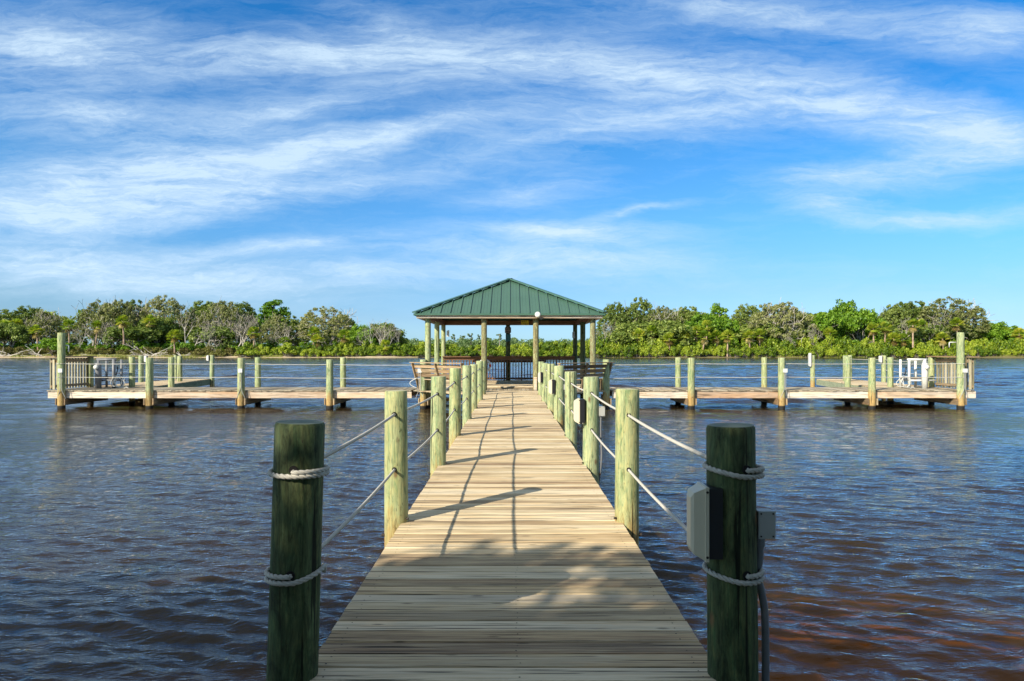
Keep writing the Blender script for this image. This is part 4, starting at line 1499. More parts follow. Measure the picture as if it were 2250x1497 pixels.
def lib_tree(kind, var):
    """build a tree of unit-ish real size, measured height stored"""
    rs = np.random.RandomState(hash((kind, var)) % 1000 if False else {'oak': 100, 'dark': 200, 'bare': 300, 'pine': 400, 'leaner': 500, 'bush': 600, 'cedar': 700}[kind] + var)
    root = empty({'oak': 'oak_tree', 'dark': 'oak_tree', 'bare': 'bare_tree', 'pine': 'pine_tree', 'leaner': 'bare_tree', 'bush': 'leafy_tree', 'cedar': 'leafy_tree'}[kind])
    if kind in ('oak', 'dark'):
        nst = rs.randint(2, 5) if kind == 'oak' else 3
        stems = [((rs.normal(0, 0.55), rs.normal(0, 0.45), 1.0), rs.uniform(3.2, 4.4), 0.34, (rs.normal(0, 0.5), rs.normal(0, 0.5), -0.6)) for _ in range(nst)]
        spec = dict(levels=6, kids=[3, 3, 2, 2, 2], spread=[0.75, 0.7, 0.65, 0.6, 0.6], up=[0.0, 0.2, 0.1, 0.15, 0.3], wig=0.17, shrink=(0.68, 0.92), stems=stems, thin=0.64)
        segs, tips = grow(rs, spec)
        segs_mesh('trunk', [q for q in segs if q[4] < 5 or kind == 'oak'], MAT['bark_pale' if kind == 'oak' else 'bark_grey'], root, 0.045)
        T_ = np.array([t[0] for t in tips])
        zt = np.percentile(T_[:, 2], 96)
        ax = np.percentile(np.abs(T_[:, 0] - T_[:, 0].mean()), 93)
        ay = np.percentile(np.abs(T_[:, 1] - T_[:, 1].mean()), 93)
        mx_, my_ = T_[:, 0].mean(), T_[:, 1].mean()
        z0 = zt * 0.38
        # dome of clumps over the limb tips, lumpy and broken
        nd = 420 if kind == 'oak' else 480
        th = rs.uniform(0, 2 * PI, nd)
        el = np.arcsin(rs.uniform(-0.12, 1.0, nd))
        lump = 1 + 0.10 * np.sin(3 * th + var) * np.cos(2 * el) + 0.07 * np.sin(5 * th + 2 * var + 4 * el) + rs.normal(0, 0.035, nd)
        Dm = np.stack([mx_ + ax * lump * np.cos(th) * np.cos(el), my_ + ay * lump * np.sin(th) * np.cos(el), z0 + (zt - z0) * lump * np.sin(el)], -1)
        gap = np.sin(Dm[:, 0] * 1.3 + var) + np.sin(Dm[:, 2] * 1.9 + 2 * var) + np.sin(Dm[:, 1] * 1.1)
        if kind == 'oak':
            Dm = Dm[gap > -0.75]
        inside = ((T_[:, 0] - mx_) / ax) ** 2 + ((T_[:, 1] - my_) / ay) ** 2 + (np.maximum(T_[:, 2] - z0, 0) / (zt - z0)) ** 2 < 1.15
        T_ = T_[inside & (T_[:, 2] > z0 * 0.8)]
        T_ = T_[rs.permutation(len(T_))[:(90 if kind == 'oak' else 150)]]
        Cc = np.concatenate([Dm, T_])
        V, rn = leaf_quads(rs, Cc, rs.uniform(0.35, 0.8, len(Cc)), 44, 0.29, 0.62, out=0.7)
        quads_mesh('crown', V, rn, MAT['oak' if kind == 'oak' else 'dark_oak'], root)
    elif kind in ('bare', 'leaner'):
        if kind == 'bare':
            stems = [((rs.normal(0, 0.22), rs.normal(0, 0.2), 1.0), rs.uniform(3.2, 4.6), 0.27, (rs.normal(0, 0.8), rs.normal(0, 0.6), -0.5)) for _ in range(rs.randint(1, 4))]
            up = [0.3, 0.35, 0.3, 0.2]
            sp = [0.55, 0.6, 0.55, 0.55]
        else:
            sg = -1 if var % 2 else 1
            stems = [((sg * rs.uniform(0.5, 1.2), rs.normal(0, 0.3), 0.9), rs.uniform(3.4, 4.6), 0.19, (rs.normal(0, 0.4), 0, -0.5)) for _ in range(rs.randint(2, 4))]
            up = [0.15, 0.25, 0.15, 0.1]
            sp = [0.6, 0.7, 0.6, 0.6]
        spec = dict(levels=7, kids=[3, 2, 2, 2, 2, 2], spread=sp, up=up, wig=0.14, shrink=(0.62, 0.86), stems=stems, thin=0.63)
        segs, tips = grow(rs, spec)
        segs_mesh('trunk', [s for s in segs if s[4] < 3], MAT['driftwood'], root, 0.07)
        segs_mesh('branches', [s for s in segs if s[4] >= 3], MAT['twig'], root, 0.032)
    elif kind == 'pine':
        stems = [((0.05, 0, 1.0), 9.5, 0.3, (0, 0, -0.6))]
        segs, tips = grow(rs, dict(levels=1, kids=[1], spread=[0.3], up=[0.3], wig=0.05, shrink=(.7, .9), stems=stems, thin=0.5))
        top = segs[-1][1]
        cs = []
        for i in range(26):
            a = rs.uniform(0, 2 * PI)
            hgt = rs.uniform(0.45, 1.12)
            rad = (1.25 - hgt) * 4.5 * rs.uniform(0.5, 1.0) + 0.3
            p0 = top * hgt * 0.92
            p1 = p0 + np.array([math.cos(a) * rad, math.sin(a) * rad, 0.9])
            segs.append((p0, p1, 0.09, 0.04, 3))
            cs += [p1, (p0 + p1 * 2) / 3 + rs.normal(0, 0.4, 3)]
        segs_mesh('trunk', segs, MAT['bark_grey'], root, 0.04)
        V, rn = leaf_quads(rs, cs, rs.uniform(0.7, 1.25, len(cs)), 90, 0.36, 0.55)
        quads_mesh('crown', V, rn, MAT['bright'], root)
    else:
        stems = [((rs.normal(0, 0.5), rs.normal(0, 0.5), 1.0), 1.9, 0.15, (rs.normal(0, 0.5), 0, -0.4)) for _ in range(4)]
        segs, tips = grow(rs, dict(levels=5, kids=[3, 3, 3, 2], spread=[0.6, 0.6, 0.6, 0.6], up=[0.3, 0.3, 0.3, 0.3], wig=0.15, shrink=(0.62, 0.85), stems=stems, thin=0.6))
        segs_mesh('trunk', [s for s in segs if s[4] < 4], MAT['bark_grey'], root, 0.03)
        T_ = np.array([t[0] for t in tips])
        T_ = T_[rs.permutation(len(T_))[:210]]
        V, rn = leaf_quads(rs, T_, rs.uniform(0.45, 0.95, len(T_)), 70, 0.30, 0.75)
        quads_mesh('crown', V, rn, MAT['bright' if kind == 'bush' else 'dark_oak'], root)
    pts = []
    zmax, xr = 0, 0
    for ch in root.children:
        co = np.empty(len(ch.data.vertices) * 3)
        ch.data.vertices.foreach_get('co', co)
        co = co.reshape(-1, 3)
        zmax = max(zmax, np.percentile(co[:, 2], 99.6))
        xr = max(xr, np.percentile(np.abs(co[:, 0]), 98))
    root['_h'] = float(zmax)
    root['_w'] = float(xr)
    return root


def lib_palm(var):
    rs = np.random.RandomState(800 + var)
    root = empty('palm_tree')
    H = 5.0
    segs = []
    p = np.array([0.0, 0, -0.6])
    d = np.array([rs.normal(0, 0.06), 0, 1.0])
    for i in range(6):
        q = p + d * (H + 0.6) / 6
        segs.append((p, q, 0.27 - 0.012 * i, 0.26 - 0.012 * i, 1))
        p = q
        d = d + np.array([rs.normal(0, 0.03), 0, 0])
    segs_mesh('trunk', segs, MAT['palm_trunk'], root, 0.1, sides=8)
    top = p

    def fronds(n, el0, el1, L, droop):
        Q = []
        rn = []
        for i in range(n):
            a = 2 * PI * i / n * 1.0 + rs.normal(0, 0.3) + i * 2.4
            el = rs.uniform(el0, el1)
            stem = L * rs.uniform(0.75, 1.05)
            dirv = np.array([math.cos(a) * math.cos(el), math.sin(a) * math.cos(el), math.sin(el)])
            c = top + dirv * stem
            c[2] -= droop * stem * 0.35
            side = np.cross(dirv, [0, 0, 1.0])
            side /= np.linalg.norm(side) + 1e-9
            upv = np.cross(side, dirv)
            rv = rs.uniform(0, 1)
            # stalk
            Q.append((top - side * 0.03, top + side * 0.03, c + side * 0.03, c - side * 0.03)); rn.append(rv)
            for k in range(13):
                b = R(-115 + 230 * k / 12)
                bd = dirv * math.cos(b) + side * math.sin(b) + upv * 0.12 * math.cos(b * 2)
                bl = 0.95 * (0.75 + 0.35 * math.cos(b * 0.5)) * rs.uniform(0.85, 1.1)
                tip = c + bd * bl
                tip[2] -= 0.30 * bl
                wv = np.cross(bd, upv)
                wv /= np.linalg.norm(wv) + 1e-9
                mid = c + bd * bl * 0.5
                Q.append((c, mid + wv * 0.09, tip, mid - wv * 0.09)); rn.append(np.clip(rv + rs.normal(0, 0.1), 0, 1))
        return np.array(Q), np.array(rn)
    V, rn = fronds(38, -0.35, 1.45, 1.3, 0.4)
    quads_mesh('crown', V, rn, MAT['palm'], root)
    V, rn = fronds(6, -1.3, -0.75, 0.8, 0.6)
    quads_mesh('dead_fronds', V, rn, MAT['palm_dead'], root)
    root['_h'] = H + 1.9
    root['_w'] = 2.2
    return root


def lib_shrub(var, mat='mangrove', name='mangrove_shrub'):
    rs = np.random.RandomState(900 + var + (50 if mat == 'scrub' else 0))
    root = empty(name)
    segs = []
    cs, rad = [], []
    for i in range(26):
        a = rs.uniform(0, 2 * PI)
        q = math.sqrt(rs.uniform(0, 1))
        x, y = 2.3 * q * math.cos(a), 1.8 * q * math.sin(a)
        z = (2.9 * (1 - q * q * 0.55)) * rs.uniform(0.35, 1.0)
        cs.append((x, y, z)); rad.append(rs.uniform(0.5, 0.95))
        segs.append((np.array([x * 0.3, y * 0.3, -0.3]), np.array([x, y, z]), 0.05, 0.03, 3))
    segs_mesh('stems', segs, MAT['bark_grey'], root, 0.03)
    V, rn = leaf_quads(rs, cs, rad, 105 if mat == 'mangrove' else 80, 0.27, 0.8, out=0.7, shell=0.5)
    V[..., 2] = np.maximum(V[..., 2], -0.1)
    quads_mesh('foliage', V, rn, MAT[mat], root)
    root['_h'] = 3.4
    root['_w'] = 2.8
    return root


def mirror_scale(o, sx, sy, sz, rz):
    o.scale = (sx, sy, sz)
    o.rotation_euler = (0, 0, rz)


USED = set()


def place(kind, px, ytop, D, width_px=None, label=None, cat='tree', group=None, rz=None, var=0, flip=False):
    key = (kind, var)
    if key not in LIB:
        if kind == 'palm':
            LIB[key] = lib_palm(var)
        elif kind == 'mangrove':
            LIB[key] = lib_shrub(var)
        elif kind == 'scrub':
            LIB[key] = lib_shrub(var, 'scrub', 'scrub_bush')
        elif kind == 'greenbush':
            LIB[key] = lib_shrub(var, 'bright', 'green_bush')
        else:
            LIB[key] = lib_tree(kind, var)
    src = LIB[key]
    o = src if key not in USED else copy_tree(src)
    USED.add(key)
    X = (px - 1125) / F * D
    gz_ = float(ground_z(np.array(X), np.array(D)))
    ztop = CAM_Z + (772 - ytop) / F * D
    hs = max(0.4, ztop - gz_) / src['_h']
    ws = hs if width_px is None else (width_px / F * D / 2) / src['_w']
    ws = min(max(ws, hs * 0.6), hs * 1.7)
    if kind == 'palm':
        ws = 1.25
        for_scale = hs
    o.location = (X, D, gz_)
    rz = nrg.uniform(-0.5, 0.5) if rz is None else rz
    mirror_scale(o, ws * (-1 if flip else 1), ws, hs, rz)
    if kind == 'palm':
        # keep the head round: stretch only the trunk
        o.scale = (1.42, 1.42, 1.42)
        o.location.z = ztop - 1.42 * src['_h']
        for ch in o.children:
            if ch.name.startswith('trunk'):
                ch.scale = (0.8, 0.8, 1.0)
    tag(o, label, cat, group)
    return o


# hand-placed trees: kind, var, px, top y, distance, width px, label
TREES = [
    # far left bank
    ('dark', 0, 12, 678, 275, 110, 'dark oak at the far left edge of the left bank'),
    ('dark', 1, 62, 676, 280, 100, 'dark rounded oak rising left of the grey leafless thicket'),
    ('bare', 0, 78, 683, 262, 80, 'dense grey leafless tree near the left edge of the left bank'),
    ('oak', 0, 128, 684, 268, 110, 'grey-green oak above the tall left dock pile'),
    ('oak', 1, 205, 662, 264, 110, 'tall spreading oak with grey twiggy crown behind the single leaning palm'),
    ('oak', 2, 262, 659, 270, 120, 'pale-limbed oak above the tall palm on the left bank'),
    ('leaner', 0, 172, 712, 252, 75, 'bleached dead tree leaning left beside the tall left pile'),
    ('leaner', 1, 232, 700, 253, 80, 'big white forked dead trunk fanning upward beside the single palm'),
    ('dark', 2, 318, 662, 276, 90, 'dark oak between the single palm and the highest oak crown'),
    ('oak', 3, 362, 652, 272, 120, 'highest rounded oak crown on the left bank'),
    ('bare', 1, 418, 668, 255, 95, 'pale leafless tree with straight trunk and fan of fine twigs'),
    ('dark', 0, 450, 662, 282, 120, 'dark oak behind the pale fan-shaped leafless tree'),
    ('leaner', 2, 452, 706, 252, 90, 'low bleached tree sprawling right of the fan-shaped leafless tree'),
    ('oak', 4, 502, 664, 266, 110, 'grey oak with pale forked trunks right of the bleached sprawling tree'),
    ('bare', 2, 520, 690, 253, 85, 'pale leaning tree with forked trunk reaching into the grey oak'),
    ('dark', 1, 535, 667, 284, 80, 'dark pointed crown left of the bright green pine'),
    ('bare', 3, 568, 690, 256, 65, 'thin grey leafless tree left of the bright green pine'),
    ('pine', 0, 604, 660, 274, 70, 'bright green round-topped pine standing above the left bank'),
    ('oak', 0, 590, 692, 262, 90, 'grey oak in front of the bright green pine'),
    ('bare', 0, 634, 712, 253, 75, 'white many-stemmed dead tree right of the bright green pine'),
    ('dark', 2, 655, 696, 276, 90, 'green oak shoulder between the white dead tree and the domed oak'),
    ('oak', 1, 712, 677, 266, 130, 'domed oak standing apart above the mangroves of the left bank'),
    ('dark', 0, 748, 692, 274, 70, 'dark right shoulder of the domed oak'),
    ('bush', 0, 790, 716, 260, 70, 'bright green tree left of the bleached pair of dead trees'),
    ('bare', 1, 808, 708, 252, 60, 'left of two bleached dead trees near the gazebo'),
    ('bare', 2, 848, 702, 253, 68, 'right of two bleached dead trees near the gazebo'),
    ('bare', 3, 882, 718, 254, 40, 'small white dead tree nearest the gazebo on the left bank'),
    ('cedar', 0, 836, 712, 268, 90, 'low dark tree behind the bleached pair of dead trees'),
    ('cedar', 1, 30, 712, 254, 80, 'dark leafy tree at the left edge below the oaks'),
    ('cedar', 2, 300, 716, 256, 100, 'dark leafy tree right of the single leaning palm'),
    ('cedar', 0, 345, 700, 260, 90, 'dark leafy tree beneath the highest oak crown'),
    ('cedar', 1, 480, 718, 262, 100, 'dark leafy tree behind the sprawling bleached tree'),
    ('bush', 1, 118, 745, 247, 75, 'bright green bushy tree behind the tall left dock pile'),
    # right bank
    ('bare', 0, 1328, 706, 250, 45, 'bleached spiky dead tree right beside the gazebo roof'),
    ('dark', 1, 1352, 668, 268, 80, 'left shoulder of the grey-green oaks beside the gazebo roof'),
    ('dark', 2, 1388, 657, 272, 95, 'tallest grey-green oak right of the gazebo roof'),
    ('oak', 2, 1440, 668, 276, 110, 'broad oak second to the right of the gazebo roof'),
    ('oak', 3, 1458, 682, 262, 120, 'twiggy grey oak in front of the second oak right of the gazebo'),
    ('dark', 0, 1515, 674, 280, 100, 'dark oak behind the palm grove'),
    ('pine', 1, 1578, 668, 270, 62, 'bright round-topped pine above the palm grove'),
    ('bush', 2, 1605, 700, 264, 80, 'bright leafy tree below the pine on the right bank'),
    ('bush', 0, 1540, 692, 262, 90, 'bright leafy tree left of the pine on the right bank'),
    ('dark', 1, 1640, 672, 278, 90, 'green oak between the pine and the open-branched oak'),
    ('oak', 4, 1712, 667, 262, 150, 'wide open-branched oak with pale limbs in the middle of the right bank'),
    ('oak', 0, 1765, 676, 264, 120, 'grey twiggy oak on the right of the open-branched oak'),
    ('cedar', 1, 1800, 690, 270, 90, 'dark green tree left of the bright cedar group'),
    ('bush', 1, 1850, 665, 272, 100, 'bright green tree with ragged top on the right bank'),
    ('bush', 2, 1800, 688, 262, 100, 'light green leafy tree in front of the ragged green tree'),
    ('bush', 0, 1895, 680, 264, 100, 'light green leafy tree right of the ragged green tree'),
    ('dark', 2, 1942, 672, 276, 90, 'dark green oak left of the great domed oak'),
    ('dark', 0, 2020, 662, 276, 120, 'left half of the great domed oak canopy on the right'),
    ('oak', 1, 2070, 657, 268, 150, 'great domed oak canopy behind the tall right pile'),
    ('oak', 3, 2118, 680, 264, 90, 'drooping grey right side of the great domed oak'),
    ('bare', 3, 1972, 698, 252, 60, 'grey leafless shrubby tree left of the leaning palm on the right'),
    ('bare', 1, 2045, 694, 252, 75, 'large grey leafless tree left of the tall right pile'),
    ('cedar', 2, 2110, 712, 262, 80, 'dark leafy tree right of the tall right pile'),
    ('bush', 1, 2180, 710, 262, 100, 'vivid green tree near the right edge'),
    ('bush', 2, 2232, 718, 266, 80, 'low green tree at the right edge'),
    ('cedar', 0, 1380, 712, 258, 110, 'mid green tree below the oaks beside the gazebo'),
    ('cedar', 1, 1450, 706, 260, 110, 'dark tree behind the first palms right of the gazebo'),
    ('leaner', 3, 1800, 716, 250, 45, 'small pale leafless tree below the grey twiggy oak'),
    ('leaner', 1, 1718, 728, 249, 30, 'slim pale dead sapling in the mangroves of the right bank'),
    ('cedar', 2, 1660, 712, 262, 110, 'dark tree behind the right end of the palm grove'),
    ('cedar', 0, 1745, 722, 258, 110, 'dark undergrowth tree below the open-branched oak'),
    ('cedar', 1, 2010, 712, 262, 110, 'dark undergrowth tree below the great domed oak'),
]
for i, (k, v, px, yt, D, w, lab) in enumerate(TREES):
    place(k, px, yt, D, w, lab, 'tree', None, var=v, flip=bool(i % 2), rz=nrg.uniform(-0.35, 0.35) + (PI if i % 3 == 0 and k not in ('leaner',) else 0))

PALMS = [(10, 700, 258, 'palm at the left edge of the left bank'), (32, 698, 259, 'palm close to the left edge beside the grey thicket'), (84, 712, 252, 'short bushy palm left of the tall left dock pile'),
         (152, 700, 254, 'palm with hanging dead fronds behind the tall left pile'), (272, 690, 246, 'single tall palm with slender leaning bare trunk'), (210, 702, 256, 'palm with brown fronds behind the forked dead trunk'),
         (325, 690, 258, 'palm with tan skirt under the dark oaks'), (384, 722, 250, 'low palm in front of the fan-shaped leafless tree'), (558, 715, 252, 'yellow-green palm left of the white dead tree'),
         (688, 716, 253, 'yellowing palm below the domed oak'), (700, 732, 250, 'short palm below the domed oak'), (758, 722, 252, 'pale green palm right of the domed oak'),
         (845, 744, 248, 'tiny palm below the bleached pair of dead trees'), (625, 738, 250, 'short palm below the white dead tree'),
         (1398, 720, 252, 'first palm right of the gazebo'), (1432, 712, 253, 'second palm right of the gazebo'), (1472, 728, 248, 'palm with bare trunk standing forward in the grove'),
         (1478, 712, 256, 'palm at the back left of the grove'), (1508, 724, 252, 'palm in the left middle of the grove'), (1530, 712, 255, 'palm at the back middle of the grove'),
         (1552, 701, 254, 'tallest palm with brown skirt in the grove'), (1543, 724, 249, 'palm below the tallest palm of the grove'), (1578, 724, 252, 'palm right of the tallest palm'),
         (1598, 722, 247, 'palm with straight bare trunk at the right of the grove'), (1648, 722, 249, 'palm right of the grove standing apart'), (1668, 720, 252, 'last palm of the grove before the open oak'),
         (1824, 716, 250, 'palm in front of the light green trees'), (1920, 706, 252, 'palm left of the grey shrubby tree'), (1944, 704, 254, 'yellow-green palm beside the grey shrubby tree'),
         (2006, 698, 248, 'palm with leaning bare trunk left of the tall right pile'), (2018, 700, 256, 'palm behind the leaning palm'), (1965, 728, 250, 'low palm in the mass below the grey shrubby tree'),
         (1985, 730, 250, 'low palm beside the leaning palm'), (2075, 728, 250, 'low palm left of the tall right pile'), (2106, 696, 254, 'palm just behind the tall right pile'),
         (2204, 716, 262, 'palm between the vivid tree and the right edge'), (2240, 718, 256, 'palm at the far right edge')]
for i, (px, yt, D, lab) in enumerate(PALMS):
    place('palm', px, yt, D - 3.0, None, 'fan ' + lab, 'palm', 'fan palms on the far bank', var=i % 4, rz=nrg.uniform(0, 6.28) if i != 4 else 0.0)

# hedge of mangroves on the shoreline
ONES = ['first', 'second', 'third', 'fourth', 'fifth', 'sixth', 'seventh', 'eighth', 'ninth', 'tenth', 'eleventh', 'twelfth', 'thirteenth', 'fourteenth', 'fifteenth', 'sixteenth', 'seventeenth', 'eighteenth', 'nineteenth']


def ordinal(n):
    if n < 20:
        return ONES[n - 1]
    t = ['', '', 'twent', 'thirt', 'fort', 'fift', 'sixt'][n // 10]
    return t + ('ieth' if n % 10 == 0 else 'y-' + ONES[n % 10 - 1])


def hedge(x0, x1, step, D, ytop_f, kind, label, group, cat='shrub', w=38, jit=7):
    x = x0
    i = 0
    made = []
    while x < x1:
        yt = ytop_f(x) + nrg.uniform(-jit, jit)
        ob = place(kind, x + nrg.uniform(-3, 3), yt, D + nrg.uniform(-1.5, 1.5), w * nrg.uniform(0.85, 1.25), label, cat, group, var=i % 4 if kind == 'mangrove' else i % 2, rz=nrg.uniform(0, 6.28), flip=bool(i % 2))
        made.append(ob)
        x += step * nrg.uniform(0.8, 1.2)
        i += 1
    # count from the gazebo outwards (or from left to right behind it)
    made.sort(key=lambda q: abs(q.location.x) if not (900 < x0 < 1000) else q.location.x)
    for n_, ob in enumerate(made):
        ob['label'] = ordinal(n_ + 1) + ' ' + label


hedge(1330, 2285, 17, 244.4, lambda x: 758 - 3 * math.sin(x * 0.01), 'mangrove', 'yellow-green mangrove from the gazebo in the right waterline row', 'mangroves along the right waterline', w=32)
hedge(1325, 2290, 19, 249.0, lambda x: 738 + 6 * math.sin(x * 0.013), 'mangrove', 'taller mangrove from the gazebo in the second row of the right bank', 'mangroves of the second row on the right', w=40)
hedge(650, 925, 16, 245.5, lambda x: 764 - 4 * math.sin((x - 650) / 90), 'mangrove', 'yellow-green mangrove from the gazebo in the left waterline row', 'mangroves along the left waterline', w=32)
hedge(700, 925, 18, 249.5, lambda x: 748 + 3 * math.sin(x * 0.03), 'mangrove', 'taller mangrove from the gazebo in the second row of the left bank', 'mangroves of the second row on the left', w=36)
hedge(925, 1325, 17, 244.4, lambda x: 762 - 2 * math.sin(x * 0.02), 'mangrove', 'waterline mangrove from the left of those seen through the gazebo', 'mangroves along the waterline behind the gazebo', w=34)
hedge(925, 1325, 19, 252, lambda x: 751 - (7 if x > 1180 else 0) + 3 * math.sin(x * 0.03), 'mangrove', 'rear row mangrove from the left of those seen through the gazebo', 'mangroves of the rear row behind the gazebo', w=40)
hedge(540, 660, 24, 246.5, lambda x: 752, 'mangrove', 'olive mangrove from the right beside the sandy beach', 'shrubs beside the sandy beach', w=46)
hedge(-30, 560, 26, 249, lambda x: 762, 'scrub', 'olive-brown scrub bush from the right on the grassy left bank', 'dry scrub bushes on the left bank', w=44, jit=4)
hedge(-30, 700, 34, 256, lambda x: 745, 'greenbush', 'dark green undergrowth bush from the gazebo under the left bank trees', 'undergrowth bushes on the left bank', w=60, jit=6)
hedge(1340, 2280, 42, 257, lambda x: 735, 'greenbush', 'dark green undergrowth bush from the gazebo under the right bank trees', 'undergrowth bushes on the right bank', w=64, jit=6)


# continuous background wood behind the hand-placed trees, and the far pine wood in the gap
def wood_mass(name, label, D0, D1, spans, n, size, mat, hfun, trunks=False):
    rs = np.random.RandomState(77 + n)
    C, Rd = [], []
    for _ in range(n):
        a, b = spans[rs.randint(len(spans))]
        D = rs.uniform(D0, D1)
        px = rs.uniform(a, b)
        top = CAM_Z + (772 - hfun(px)) / F * D
        g = 0.5
        z = g + (top - g) * rs.uniform(0.02, 1.0) ** 0.9
        C.append(((px - 1125) / F * D, D, z - size))
        Rd.append(size * rs.uniform(0.7, 1.2))
    V, rn = leaf_quads(rs, C, Rd, 46, size * 0.42, 0.75)
    V[..., 2] = np.maximum(V[..., 2], 0.2)
    o = quads_mesh(name, V, rn, mat)
    return tag(o, label, 'woods', kind='stuff')


def back_h(px):
    if px < 700:
        return 681 + 7 * math.sin(px * 0.05) + (14 if px > 600 else 0) - (12 if 180 < px < 560 else 0)
    if px < 930:
        return 722 + (px - 700) * 0.08
    if px < 2130:
        return 682 + 6 * math.sin(px * 0.04) + (40 if px < 1345 else 0)
    return 722


wood_mass('background_woods', 'dark continuous wood filling the space behind the trees of the far bank', 288, 310,
          [(-60, 700), (-60, 700), (700, 890), (1335, 2130), (1335, 2130), (1335, 2130), (2130, 2320)], 2600, 2.2, MAT['dark_oak'], back_h)
wood_mass('distant_pine_woods', 'distant hazy green pine wood seen beyond the mangroves through the gazebo', 640, 760,
          [(860, 1345)], 900, 4.2, MAT['far_wood'], lambda px: 741 + 2.5 * math.sin(px * 0.11) + 2 * math.sin(px * 0.31))
# single pines that stand out of the distant wood
def far_pine(px, yt, D, w, lab, var):
    rs = np.random.RandomState(1500 + var)
    H = CAM_Z + (772 - yt) / F * D
    root = empty('pine_tree', ((px - 1125) / F * D, D, 0), label=lab, cat='tree')
    segs_mesh('trunk', [(np.array([0, 0, 0.0]), np.array([rs.normal(0, .5), 0, H * 0.93]), 0.55, 0.3, 2)], MAT['twig'], root, 0.3)
    W = w / F * D / 2
    cs = [(rs.normal(0, W * 0.42), rs.normal(0, W * 0.42), H * rs.uniform(0.66, 0.97)) for _ in range(14)]
    V, rn = leaf_quads(rs, cs, rs.uniform(0.22, 0.42, 14) * W, 60, 0.9, 0.6)
    quads_mesh('crown', V, rn, MAT['far_wood'], root)


far_pine(1098, 732, 660, 12, 'lone flat-topped pine rising above the distant wood left of the dark sign post', 0)
far_pine(1034, 732, 670, 14, 'tallest pine of the distant wood left of the left entrance post', 1)
far_pine(997, 734, 680, 12, 'leftmost pine standing out of the distant wood inside the gazebo', 2)
far_pine(1052, 735, 690, 8, 'slim pine close to the left entrance post in the distant wood', 3)
far_pine(1016, 737, 690, 10, 'lower pine between the two leftmost pines of the distant wood', 4)

# grass fringe on the sandy left bank
def grass_fringe():
    rs = np.random.RandomState(9)
    n = 26000
    px = np.concatenate([rs.uniform(-60, 620, n * 3 // 4), rs.uniform(1300, 2300, n // 4)])
    D = np.concatenate([rs.uniform(243.5, 252, n * 3 // 4), rs.uniform(243.3, 245.0, n // 4)])
    X = (px - 1125) / F * D
    keep = np.sin(X * 0.21 + 1.0) + np.sin(X * 0.077) + (D - 246) * 0.35 + rs.normal(0, 0.5, n) > 0.0
    X, D = X[keep], D[keep]
    Z = ground_z(X, D)
    h = rs.uniform(0.25, 0.75, len(X))
    a = rs.uniform(-0.3, 0.3, len(X))
    w = rs.uniform(0.10, 0.24, len(X))
    V = np.stack([np.stack([X - w, D, Z - 0.05], -1), np.stack([X + w, D + 0.05, Z - 0.05], -1), np.stack([X + w * .3 + a, D + .1, Z + h], -1), np.stack([X - w * .3 + a, D, Z + h * 0.9], -1)], 1)
    tag(quads_mesh('shore_grass', V, rs.uniform(0, 1, len(X)), leaf_mat('shore_grass_blades', [(0.14, 0.17, 0.03), (0.28, 0.30, 0.06), (0.42, 0.38, 0.14)])), 'low yellow-green marsh grass along the water', 'grass', kind='stuff')


grass_fringe()

# fallen bleached timber on the left bank
def driftwood(px, D, L, lab, seed, lean=0.25, n=9):
    rs = np.random.RandomState(seed)
    X = (px - 1125) / F * D
    g = float(ground_z(np.array(X), np.array(D)))
    segs = []
    for _ in range(n):
        p = np.array([rs.normal(0, L * 0.08), rs.normal(0, 0.5), 0.2])
        a = rs.choice([0, PI]) + rs.normal(0, 0.5)
        d = np.array([math.cos(a), 0.3 * math.sin(a), rs.uniform(0.0, lean * 2)])
        r = rs.uniform(0.08, 0.17)
        for k in range(5):
            q = p + d * L / 8
            segs.append((p, q, r, r * 0.82, 3))
            if rs.uniform() < 0.5:
                segs.append((p, p + (d + rs.normal(0, 0.5, 3)) * L / 9, r * 0.6, r * 0.3, 3))
            p = q
            r *= 0.82
            d = d + np.array([0, 0, rs.normal(-0.02, 0.12)])
    o = segs_mesh('driftwood_log', segs, MAT['driftwood'], None, 0.04)
    o.location = (X, D, g)
    tag(o, lab, 'driftwood', 'bleached fallen timber on the left bank')


driftwood(15, 245.5, 13, 'tangle of grey fallen branches at the left edge of the shore', 1, 0.3, 14)
driftwood(92, 245, 9, 'bleached branches lying below the bright bush by the tall left pile', 2, 0.5, 7)
driftwood(218, 245.2, 10, 'long bleached log lying on the sand left of the single palm', 3, 0.05, 5)
driftwood(335, 245.8, 13, 'large uprooted dead tree lying right of the single palm', 4, 0.32, 12)
driftwood(398, 245.2, 5, 'small root stump on the sand behind the left finger dock piles', 5, 0.3, 8)
driftwood(545, 246.5, 6, 'dark fallen branch under the olive shrubs by the beach', 6, 0.2, 5)

